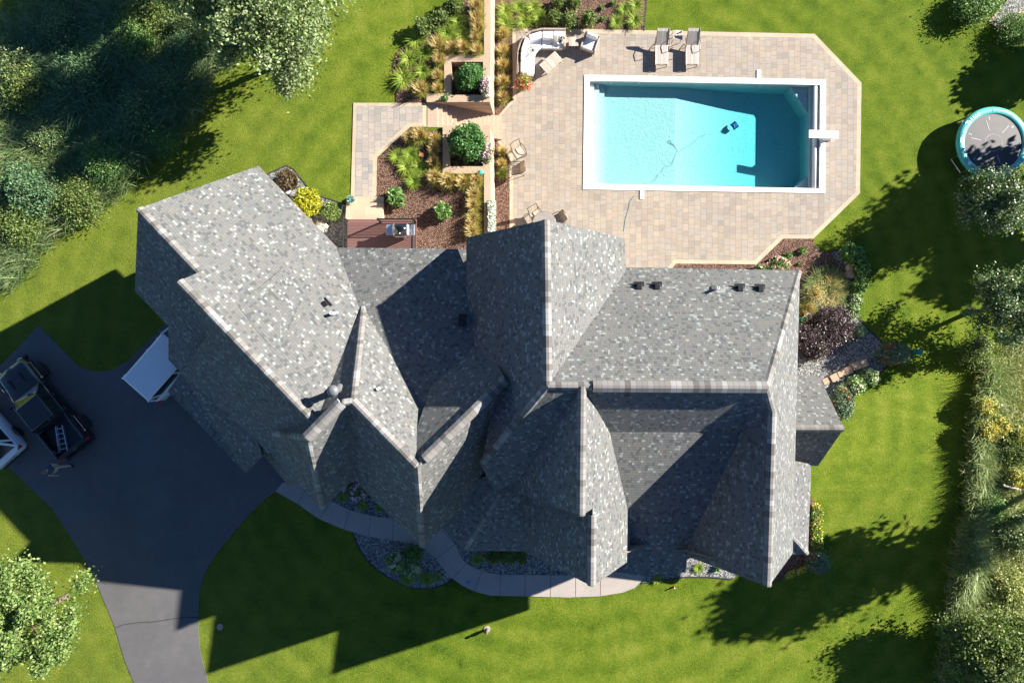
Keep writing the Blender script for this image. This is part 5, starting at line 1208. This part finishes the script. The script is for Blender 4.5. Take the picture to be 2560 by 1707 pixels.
# ------------------------------------------------------------------ east side beds
def E1(x, y): return 1860+x/3.137, 560+y/3.137
for (x, y, s), lb in zip([(838, 240, 1.35), (905, 350, 1.15), (897, 482, 1.1)], ['dark green rounded shrub topmost of the row at the lawn edge', 'rounded shrub second of the row at the lawn edge', 'rounded shrub third of the row at the lawn edge']): plant('hyd', *E1(x, y), lb, s, .3)
for (x, y, s), lb in zip([(872, 590, .95), (840, 685, 1.1), (905, 840, .8), (985, 1200, 1.15), (875, 1268, 1.2), (775, 1305, .9)],
        ['cream flowered hydrangea fourth of the row at the lawn edge', 'cream flowered hydrangea fifth of the row beside the tall grass', 'cream flowered hydrangea right of the purple shrub', 'cream flowered hydrangea, upper of two in the gravel below the block wall', 'cream flowered hydrangea, lower of two in the gravel below the block wall', 'small hydrangea hidden behind the blue green juniper']): plant('hydb', *E1(x, y), lb, s, .3)
for (x, y, s), lb in zip([(458, 208, 1.5), (352, 243, 1.4), (430, 313, .8)], ['small green shrublet upper in the mulch by the patio edge', 'small green shrublet left in the mulch by the patio edge', 'tiny green shrublet lower in the mulch by the patio edge']): plant('sprig', *E1(x, y), lb, s, .1)
q = GB(*E1(280, 318), .4); t = flowers('pink_hydrangea', 'pink and white flowering shrub behind the east roof corner', 'shrub', q, [('foliage', L_hyd, .55), ('blooms', mat_leaf('blush_bloom', [(.6, .2, .16), (.8, .5, .42), (.85, .75, .65)], .2), .45)], .55, .38, .26, 3000, .075)
q = GB(*E1(170, 350), .3); t = flowers('pink_hydrangea', 'low pink flowering shrub half under the east roof edge', 'shrub', q, [('foliage', L_hyd, .7), ('blooms', MATS['blush_bloom'], .3)], .4, .2, .2, 1500, .075)
def mk_maiden(seed, n, Lh, r0):
    def f():
        t = thing('maiden_grass', '', 'grass'); np_mesh('leaf_clump', blades(n, r0, Lh, .028, .85, .75), 8, L_gras2, t, BF); np_mesh('plumes', blades(n//9, r0*.8, Lh*1.1, .02, .3, .5), 8, L_plume, t, BF); return t
    return f
L_gras2 = mat_leaf('maiden_grass_leaf', [(.07, .13, .02), (.14, .23, .05), (.25, .32, .10), (.38, .40, .17)], .3)
place('maid', mk_maiden(1, 3400, .75, .80), GB(*E1(665, 530), .5), 0, 'large arching green maiden grass beside the east roof edge', 1)
plant('grass', *E1(560, 545), 'golden grass at the left side of the large maiden grass', 1.3, .5); plant('grass', *E1(500, 665), 'golden drooping grass below the maiden grass by the roof', 1.3, .3)
place('purp', mk_ball('purple_smoke_bush', 'shrub', L_purp, .95, .6, 16000, .05, 150, .12, .2), GB(*E1(680, 810), .5), 0, 'dark purple smoke bush in the gravel right of the roof', 1)
place('purp', None, GB(*E1(520, 920), .5), 1.2, 'dark purple smoke bush half hidden at the east wall', (.8, .95, .9))
plant('jun', *E1(1175, 1015), 'blue green juniper with rusty tips at the lawn corner', (1.35, .95, 1.1), .45, rz=.1)
plant('jun', *E1(765, 1405), 'blue green juniper beside the small east bay roof', (.9, 1.3, 1), .45, rz=0)
plant('jun', 2042, 1400, 'blue green juniper at the south end of the east side', (.85, .95, .9), .3, rz=.4)
def blockwall(label, a, c, h, n_):
    a, c = G(*a), G(*c); t = thing('block_wall', label, 'wall'); d = (c-a).to_2d(); L = d.length; rz = math.atan2(d.y, d.x)
    for i in range(n_):
        p = a.to_2d()+d*(i+.5)/n_; z = min(hgt(a.x, a.y), hgt(c.x, c.y)); b = MB(); b.box((p.x+random.uniform(-.02, .02), p.y+random.uniform(-.03, .03), z+h/2-.1), (L/n_-.035, .34+random.uniform(-.04, .04), h+.2+.06*((n_-i) % 3)), rz+random.uniform(-.05, .05), bevel=.02); b.build('block', M_stonecap, t)
blockwall('short grey tan block wall between the mulch and the shrub row', (2121, 664), (2117, 698), .35, 2); blockwall('tan block wall below the golden grass at the roof edge', (1995, 818), (2052, 790), .35, 4)
blockwall('long tan block wall stepping down through the gravel', (2055, 955), (2160, 903), .4, 6)
for x, y, m_, nm in ((497, 725, M_white, 'white'), (465, 748, M_yel, 'yellow'), (437, 758, M_gball, 'blue')):
    q = GB(*E1(x, y), .4); t = thing('garden_bucket', '%s round bucket standing on the block wall by the roof' % nm, 'bucket', (q.x, q.y, q.z+.35)); b = MB(); b.lathe([(.13, 0), (.16, .25), (.17, .26), (.15, .26), (.12, .03)], n=20); b.build('bucket_body', m_, t)
    b = MB(); b.tube([(-.16, 0, .24), (-.1, .1, .28), (.1, .1, .28), (.16, 0, .24)], .006, n=5); b.build('handle', M_steel, t)
q = GB(*E1(1360, 1003), .2); t = thing('utility_box', 'small teal utility pedestal on the lawn beside the juniper', 'box', q); b = MB(); b.box((0, 0, .2), (.17, .26, .4), bevel=.02); b.build('body', M_gball, t); b = MB(); b.box((0, 0, .41), (.2, .3, .04), bevel=.01); b.build('lid', M_pots, t)
t = thing('yellow_flowers', 'band of yellow flowers along the east wall', 'flowers'); q0 = G(2036, 1312)
pts = np.stack([RNG.uniform(-.22, .22, 4200), RNG.uniform(-1.0, 1.0, 4200), RNG.uniform(.1, .42, 4200)], 1)+np.array([q0.x, q0.y, q0.z])
np_mesh('foliage', leaves(pts[:2700], .07), 4, L_hyd, t); np_mesh('blooms', leaves(pts[2700:]+RNG.normal(size=(1500, 3))*np.array([.05, .1, .03]), .05), 4, L_yel, t)
t = thing('orange_flowers', 'sparse orange flowers in the mulch at the south east corner', 'flowers'); q0 = G(1985, 1428)
pts = np.stack([RNG.uniform(-.5, .5, 500), RNG.uniform(-.12, .12, 500), RNG.uniform(.05, .3, 500)], 1); pts[:, 1] += pts[:, 0]*.4; pts += np.array([q0.x, q0.y, q0.z]); tag(np_mesh('blooms', leaves(pts[:250], .06), 4, L_yel, t), kind='stuff'); tag(np_mesh('foliage', leaves(pts[250:], .06), 4, L_hyd, t), kind='stuff')

# ------------------------------------------------------------------ front beds
for k, px, py, s, lb in [('hydb', 992, 1402, 1.25, 'cream headed hydrangea, left of two in the front gravel bed'), ('hydb', 1031, 1421, 1.05, 'cream headed hydrangea, right of two in the front gravel bed'), ('hyd', 1035, 1381, 1.0, 'dark green shrub near the walk in the front gravel bed'),
                         ('lily', 1017, 1446, 1.0, 'spiky daylily below the hydrangeas in the front gravel bed'), ('lily', 1066, 1448, .95, 'spiky daylily at the lower right of the front gravel bed'), ('lily', 1094, 1442, .6, 'small spiky plant at the right tip of the front gravel bed'),
                         ('lily', 1193, 1398, .8, 'spiky daylily in the gravel beside the curved walk'), ('lily', 855, 1244, .65, 'small spiky plant at the left of the gravel between walk and house'), ('lily', 906, 1264, .65, 'small spiky plant in the middle of the gravel between walk and house'),
                         ('lily', 947, 1270, .5, 'small spiky plant at the right of the gravel between walk and house'), ('lily', 1747, 1420, .7, 'reddish spiky plant in the sunlit gravel at the south roof edge'), ('sprig', 1795, 1424, 1.2, 'small green plant in the gravel under the right gable'), ('lily', 1645, 1448, .7, 'dark spiky plant at the end of the front walk')]:
    plant(k, px, py, lb, s, .2)
q = GB(893, 1222, .5); flowers('pink_hydrangea', 'large pink and white hydrangea in the corner between the front roofs', 'shrub', q, [('foliage', L_hyd, .6), ('blooms', L_pink, .4)], .65, .5, .3, 3200, .08)
t = thing('hedge', 'low clipped hedge along the roof edge in front of the house', 'hedge'); q0, q1 = G(1215, 1386), G(1315, 1388)
pts = np.stack([RNG.uniform(0, 1, 5000), RNG.normal(size=5000)*.14, RNG.uniform(.1, .5, 5000)], 1); L_ = q1.x-q0.x; pts[:, 0] = q0.x+pts[:, 0]*L_; pts[:, 1] += q0.y+.05*np.sin(pts[:, 0]*9); pts[:, 2] += U
np_mesh('foliage', leaves(pts, .055), 4, L_box, t)
q = G(1172, 1454); t = thing('glove', 'small bright blue rag dropped on the front walk', 'glove', (q.x, q.y, U+.055), .5); b = MB(); b.box((0, 0, .02), (.17, .09, .03), bevel=.012); b.box((.05, .06, .02), (.05, .07, .025), .4, bevel=.01); b.build('palm', M_blue, t); b = MB(); b.box((-.07, .05, .025), (.04, .06, .02), .9, bevel=.008); b.build('thumb', M_blue, t)
q = GB(1217, 1578, .3); t = thing('garden_statue', 'small stone figure standing alone in the front lawn', 'statue', q); b = MB(); b.lathe([(.10, 0), (.09, .06), (.06, .12), (.09, .3), (.07, .42), (.03, .46)], n=14); b.ball((0, 0, .52), .07); b.build('figure', M_bark, t, True)
b = MB(); b.lathe([(.16, 0), (.16, .05)], n=16); b.build('base', M_conc, t)
q = GB(1685, 1468, .1); t = thing('lawn_ornament', 'tiny red and white ornament in the grass below the south roofs', 'garden ornament', q, .4); b = MB(); b.lathe([(.05, 0), (.04, .12), (.01, .2)], n=12); b.build('cone', M_red, t); b = MB(); b.ball((0, 0, .2), .035); b.build('tip', M_white, t)
for px, py, lb in ((550, 1566, 'round pale drain cover flush in the shaded front lawn'),):
    q = G(px, py); b = MB(); b.lathe([(.16, 0), (.16, .02), (.02, .025)], n=20); o = b.build('drain_cover', M_tread); o.location = (q.x, q.y, q.z+.01); tag(o, lb, 'cover')
# expansion joint and a sealed crack over the drive, joints of the front walk
def line_strip(name, pts, w_, mat, off, label=None):
    ps = [G(*p) for p in pts]; b = MB(); vs = []
    for i, p in enumerate(ps):
        d = (ps[min(i+1, len(ps)-1)]-ps[max(i-1, 0)]).to_2d().normalized(); nn = Vector((-d.y, d.x))
        vs += [(p.x-nn.x*w_/2, p.y-nn.y*w_/2, p.z+off), (p.x+nn.x*w_/2, p.y+nn.y*w_/2, p.z+off)]
    b.add(vs, [(2*i, 2*i+2, 2*i+3, 2*i+1) for i in range(len(ps)-1)]); return struct(b.build(name, mat))
M_joint = plain('joint_dark', (.05, .045, .045), .9)
line_strip('driveway_joint', [(289, 1568), (310, 1560), (345, 1555), (385, 1553), (430, 1546), (470, 1541), (497, 1542)], .05, M_joint, .025)
for a_, c_ in [((745, 1259), (771, 1211)), ((798, 1296), (828, 1253)), ((860, 1322), (875, 1275)), ((921, 1340), (928, 1289)), ((982, 1349), (984, 1297)), ((1091, 1395), (1139, 1358)), ((1131, 1445), (1166, 1408)), ((1187, 1477), (1204, 1427)), ((1250, 1487), (1251, 1436)), ((1312, 1489), (1313, 1437)), ((1376, 1491), (1376, 1437)), ((1439, 1491), (1439, 1436)), ((1501, 1488), (1501, 1430)), ((1105, 1325), (1141, 1359))]:
    line_strip('walk_joint', [a_, c_], .018, M_joint, .050)
# edging boards between lawn and beds
M_edge = plain('plastic_edging', (.03, .028, .025), .7)
for pts in ([(668, 436), (689, 427), (716, 415), (735, 424), (744, 436), (764, 462), (778, 477), (795, 490), (828, 500), (856, 509), (870, 512)], [(2037, 618), (2055, 630), (2077, 632), (2092, 624), (2109, 619), (2140, 625), (2156, 652), (2160, 680), (2158, 710), (2150, 738), (2140, 767), (2141, 785), (2147, 799), (2175, 830), (2200, 850), (2216, 885), (2214, 917), (2180, 955), (2131, 993)],
            [(882, 1330), (890, 1352), (903, 1377), (918, 1400), (939, 1419), (967, 1440), (998, 1456), (1025, 1468), (1055, 1470), (1082, 1469), (1108, 1460), (1133, 1447)], [(1609, 79), (1614, 30), (1620, -60)], [(1604, 1457), (1662, 1448), (1715, 1441), (1770, 1441), (1831, 1447)]):
    line_strip('bed_edging', pts, .06, M_edge, .045)

# ------------------------------------------------------------------ trees
def tree(name, label, base, height, r_, zc, leaf, n, mat, clumps=120, spread=.35, cat='tree', group=None, rz_=None, off=(0, 0), stems=1):
    t = thing(name, label, cat, base, group=group); rz_ = rz_ or r_*.8
    c = np.array([off[0], off[1], zc]); d = RNG.normal(size=(clumps, 3)); d /= np.linalg.norm(d, axis=1)[:, None]; d[:, 2] = np.where(d[:, 2] < -.55, -d[:, 2], d[:, 2])
    cc = d*(.35+.68*RNG.random(clumps)**.7)[:, None]*np.array([r_, r_, rz_])*(.85+.3*RNG.random(clumps))[:, None]
    wgt = RNG.random(clumps)**1.5+.15; wgt /= wgt.sum(); k = RNG.choice(clumps, n, p=wgt); cs = spread*(.5+.8*RNG.random(clumps))
    pts = cc[k]+RNG.normal(size=(n, 3))*cs[k][:, None]*np.array([1, 1, .75])+c
    np_mesh('crown', leaves(pts, leaf), 4, mat, t)
    b = MB(); top = Vector((off[0]*.8, off[1]*.8, zc+rz_*.5)); tr = height*.022
    b.tube([(0, 0, -.1), (off[0]*.2, off[1]*.2, zc*.5), (off[0]*.6, off[1]*.6, zc), tuple(top)], [tr, tr*.75, tr*.5, tr*.15], n=9)
    for i in range(0, clumps, 2):
        e = Vector(cc[i]+c); s0_ = Vector((off[0]*.6, off[1]*.6, zc-rz_*.45+rz_*.7*random.random())); mdl = (s0_+e)/2+Vector((0, 0, -.1)); b.tube([s0_, mdl, e], [tr*.3, tr*.16, .008], n=4, caps=False)
    b.build('trunk', M_bark, t); return t
def tpx(px, py, h): q = GB(px, py, h); return q
tree('poplar_tree', 'large pale green poplar leaning over the lawn at the top left', tpx(668, 40, 4.2), 8, 2.75, 3.9, .085, 46000, L_poplar, 95, .33, rz_=3.0)
tree('poplar_tree', 'pale green poplar standing left of the large one at the photo top', tpx(520, -20, 4.0), 7, 1.8, 3.6, .085, 20000, L_poplar, 80, .30, rz_=2.6)
tree('young_tree', 'bushy pale green tree at the lower left corner', tpx(60, 1550, 3.0), 6, 2.45, 2.6, .08, 34000, L_apple, 75, .27, rz_=2.1)
tree('silver_tree', 'small leafy tree at the right edge below the trampoline', tpx(2500, 500, 3.0), 5, 1.45, 2.4, .075, 15000, L_dark, 80, .22, rz_=1.7)
tree('silver_tree', 'glossy leaved tree at the right edge above the meadow', tpx(2540, 770, 3.2), 6, 1.75, 2.6, .075, 20000, L_dark, 100, .22, rz_=1.9)
tree('scrub_tree', 'dark green scrub tree at the lower right corner', tpx(2500, 1640, 2.6), 5, 2.0, 1.9, .08, 26000, L_box, 130, .26, rz_=1.3)
# trees just outside the frame whose shade falls into the photo
for px, py, h, r_, nl, lb in [(2790, 345, 4.6, 2.3, 8000, 'green tree beyond the right edge whose shade reaches the trampoline lawn'), (2850, 480, 4.0, 2.0, 7000, 'second green tree beyond the right edge shading the lawn below the trampoline'), (2560, 1228, 5.2, 1.6, 8000, 'green tree beyond the right edge shading the lawn by the east wall'), (2720, 1200, 5.4, 1.0, 4000, 'taller slim tree beyond the right meadow'),
                              (2710, 110, 2.2, 1.0, 5000, 'small green tree beyond the right edge above the trampoline'), (2640, 1540, 3.0, 1.2, 5000, 'green tree beyond the lower right corner'),
                              (700, -190, 6.0, 2.2, 9000, 'tall poplar beyond the top edge, right of the thicket')]:
    q = G(px, py); tree('shade_tree', lb, q, h*1.6, r_, h, .2, nl, L_dark if px > 1000 else L_poplar, 110, .35, rz_=(2.7 if 1190 < py < 1240 else r_*.8))

# ------------------------------------------------------------------ wild growth
def inpoly(x, y, poly):
    c = False; n = len(poly); j = n-1
    for i in range(n):
        if (poly[i][1] > y) != (poly[j][1] > y) and x < (poly[j][0]-poly[i][0])*(y-poly[i][1])/(poly[j][1]-poly[i][1])+poly[i][0]: c = not c
        j = i
    return c
def scatter(poly, n):
    x0 = min(p[0] for p in poly); x1 = max(p[0] for p in poly); y0 = min(p[1] for p in poly); y1 = max(p[1] for p in poly); out = []
    while len(out) < n:
        x, y = random.uniform(x0, x1), random.uniform(y0, y1)
        if inpoly(x, y, poly): out.append(G(x, y))
    return np.array([tuple(p) for p in out])
WL = [(-140, 175), (0, 95), (60, 55), (120, -5), (170, -60), (720, -60), (640, 60), (540, 180), (470, 300), (420, 350), (350, 420), (300, 480), (200, 540), (120, 600), (60, 680), (-140, 800)]
WR = [(2600, 835), (2540, 850), (2500, 880), (2460, 915), (2440, 970), (2432, 1020), (2424, 1080), (2420, 1180), (2412, 1260), (2398, 1330), (2388, 1400), (2374, 1480), (2366, 1560), (2352, 1640), (2346, 1790), (2760, 1790), (2760, 835)]
sheet('thicket_soil', WL, plain('thicket_soil', (.10, .075, .055), .9, 0, .4, 2), .02, grid=False); sheet('meadow_soil', WR, plain('meadow_soil', (.13, .14, .05), .9, 0, .4, 2), .02)
def wild(name, label, poly, tufts, per, length, width, mat, spread=.28, droop=.8, lean=.8, group=None):
    c = scatter(poly, tufts); cl = RNG.random(tufts)*.8+.55
    # taller and shorter patches
    ph = np.sin(c[:, 0]*1.3+1)*np.cos(c[:, 1]*1.1+2)*.25+1; k = np.repeat(np.arange(tufts), per); n = len(k)
    base = c[k]+np.concatenate([RNG.normal(size=(n, 2))*spread, np.zeros((n, 1))], 1)
    v = blades(n, .01, 1.0, width, droop, lean, base=np.concatenate([base[:, :2]*0, base[:, 2:]*0], 1)).reshape(n, 8, 3)
    s = (length*cl*ph)[k][:, None, None]; v[:, :, :2] *= s; v[:, :, 2] *= s[:, :, 0]; v += base[:, None, :]
    o = np_mesh(name, v.reshape(-1, 3), 8, mat, None, BF); tag(o, label, 'wild grass', kind='stuff'); return o
wild('wild_grass', 'dense wild grass and reeds filling the thicket at the top left', WL, 4600, 20, .75, .034, L_wild, .26, .7, .7)
wild('willow_growth', 'blue green willowy undergrowth in the top left thicket', [(330, 160), (520, 190), (480, 300), (400, 380), (250, 430), (120, 330), (0, 200), (60, 100), (300, 30)], 1000, 30, .95, .03, L_blueg, .22, .5, .8)
wild('meadow_grass', 'dense wild meadow growth along the right edge', WR, 3800, 22, .6, .03, L_wild2, .25, .6, .6)
M_gr = mat_leaf('tall_edge_grass_leaf', [(.13, .21, .06), (.26, .36, .12), (.46, .50, .24)], .3)
wild('tall_edge_grass', 'tall pale grass band where the meadow meets the lawn', [(2470, 905), (2446, 960), (2430, 1080), (2426, 1180), (2418, 1260), (2400, 1340), (2380, 1480), (2366, 1600), (2356, 1700), (2390, 1700), (2412, 1500), (2440, 1300), (2455, 1100), (2480, 940)], 620, 26, 1.1, .022, M_gr, .16, .5, .35)
SH = [('leafy bush', L_wild, 105, 330, .9), ('leafy bush', L_box, 60, 215, 1.1), ('willow bush', L_blueg, 350, 290, 1.1), ('willow bush', L_blueg, 420, 210, 1.0), ('leafy bush', L_hyd, 250, 395, 1.0), ('willow bush', L_blueg, 80, 470, 1.2), ('leafy bush', L_box, 190, 500, 1.0), ('leafy bush', L_hyd, 270, 420, .8),
      ('willow bush', L_blueg, 195, 190, 1.1), ('leafy bush', L_box, 40, 560, 1.0), ('leafy bush', L_hyd, 330, 90, 1.0), ('willow bush', L_blueg, 150, 80, 1.0), ('leafy bush', L_poplar, 20, 150, 1.0), ('willow bush', L_blueg, 460, 130, .9), ('leafy bush', L_box, 370, 20, 1.1), ('leafy bush', L_hyd, 395, 345, .8)]
lbs = ['left of the thicket middle', 'near the upper left corner', 'at the right flank of the thicket', 'under the edge of the large poplar', 'at the lower right of the thicket', 'low at the left edge of the thicket', 'at the lower fringe of the thicket', 'beside the shaded lawn edge', 'in the upper middle of the thicket', 'at the bottom left corner of the thicket', 'below the poplar at the photo top', 'nearest the mown strip at the top left', 'at the left edge near the top', 'between the two poplars and the thicket', 'at the photo top left of the poplars', 'at the tip where the thicket meets the lawn']
for i, ((nm, m_, px, py, s), lb) in enumerate(zip(SH, lbs)):
    key = ('sh', m_.name, nm); place(key, mk_ball(nm.replace(' ', '_'), 'bush', m_, .95, .5, 8500, .055, 90, .22, .1, None, .2), GB(px, py, .8), random.random()*6, 'wild %s %s' % (nm, lb), s, 'bushes of the top left thicket')
SR = [(2440, 1000, L_yel, ''), (2540, 1120, L_box, 'right edge above the gap in the meadow'), (2480, 1270, L_hyd, 'middle of the meadow'), (2550, 1330, L_poplar, 'right edge in the middle of the meadow'), (2530, 1470, L_wild2, 'lower meadow at the right edge'), (2445, 880, L_box, 'top corner of the meadow by the glossy tree')]
for i, (px, py, m_, lb) in enumerate(SR):
    if not lb: continue
    place(('sr', m_.name), mk_ball('wild_bush', 'bush', m_, .8, .4, 6000, .055, 70, .2, .1, None, .2), GB(px, py, .6), random.random()*6, 'wild bush in the %s' % lb, .9+.3*random.random(), 'bushes of the right meadow')
def mk_gr():
    t = thing('goldenrod', '', 'flowers'); pts = crown_pts(.55, .55, .4, 1500, 60, .12)+np.array([0, 0, .7]); np_mesh('foliage', leaves(pts, .08), 4, L_wild2, t)
    pts = crown_pts(.5, .5, .2, 700, 60, .07, hollow=.1)+np.array([0, 0, 1.05]); np_mesh('blooms', leaves(pts, .04), 4, L_yel, t); return t
for (px, py), lb in zip([(2462, 1015), (2500, 1065), (2552, 1090), (2468, 1075), (2545, 1195)], ['nearest the lawn', 'in the centre of the patch', 'at the photo edge', 'lowest on the lawn side', 'farther down at the photo edge']): place('gr', mk_gr, GB(px, py, .8), random.random()*6, 'yellow goldenrod clump %s in the right meadow' % lb, .95, 'goldenrod in the meadow')
t = thing('fence_rail', 'grey wooden rail sticking out of the meadow at the right edge', 'rail'); a_, c_ = GB(2508, 1212, .9), GB(2600, 1240, .9)
b = MB(); b.tube([(a_.x, a_.y, a_.z+.9), (c_.x, c_.y, c_.z+.9)], .06, n=8); b.build('rail', M_wood, t); b = MB(); b.tube([(c_.x-.3, c_.y, c_.z), (c_.x-.3, c_.y, c_.z+1)], .05, n=8); b.build('post', M_wood, t)
# gravel bed in the top right corner with a stone border, its shrubs
sheet('gravel_pad', [(2481, 52), (2506, 72), (2620, -45), (2560, -60)], M_gravel, .06, grid=False); sheet('stone_border', [(2471, 54), (2507, 84), (2640, -50), (2580, -90), (2545, -30)], M_tread, .05, grid=False)
for px, py, s, lb in ((2438, 14, 1.1, 'green bush left of the gravel pad in the top right corner'), (2545, 70, .9, 'green bush right of the gravel pad at the photo edge'), (2470, -10, 1.0, 'pale bush above the gravel pad corner')):
    place(('sr', L_hyd.name), mk_ball('wild_bush', 'bush', L_hyd, .8, .4, 6000, .055, 70, .2, .1, None, .2), GB(px, py, .6), random.random()*6, lb, s)
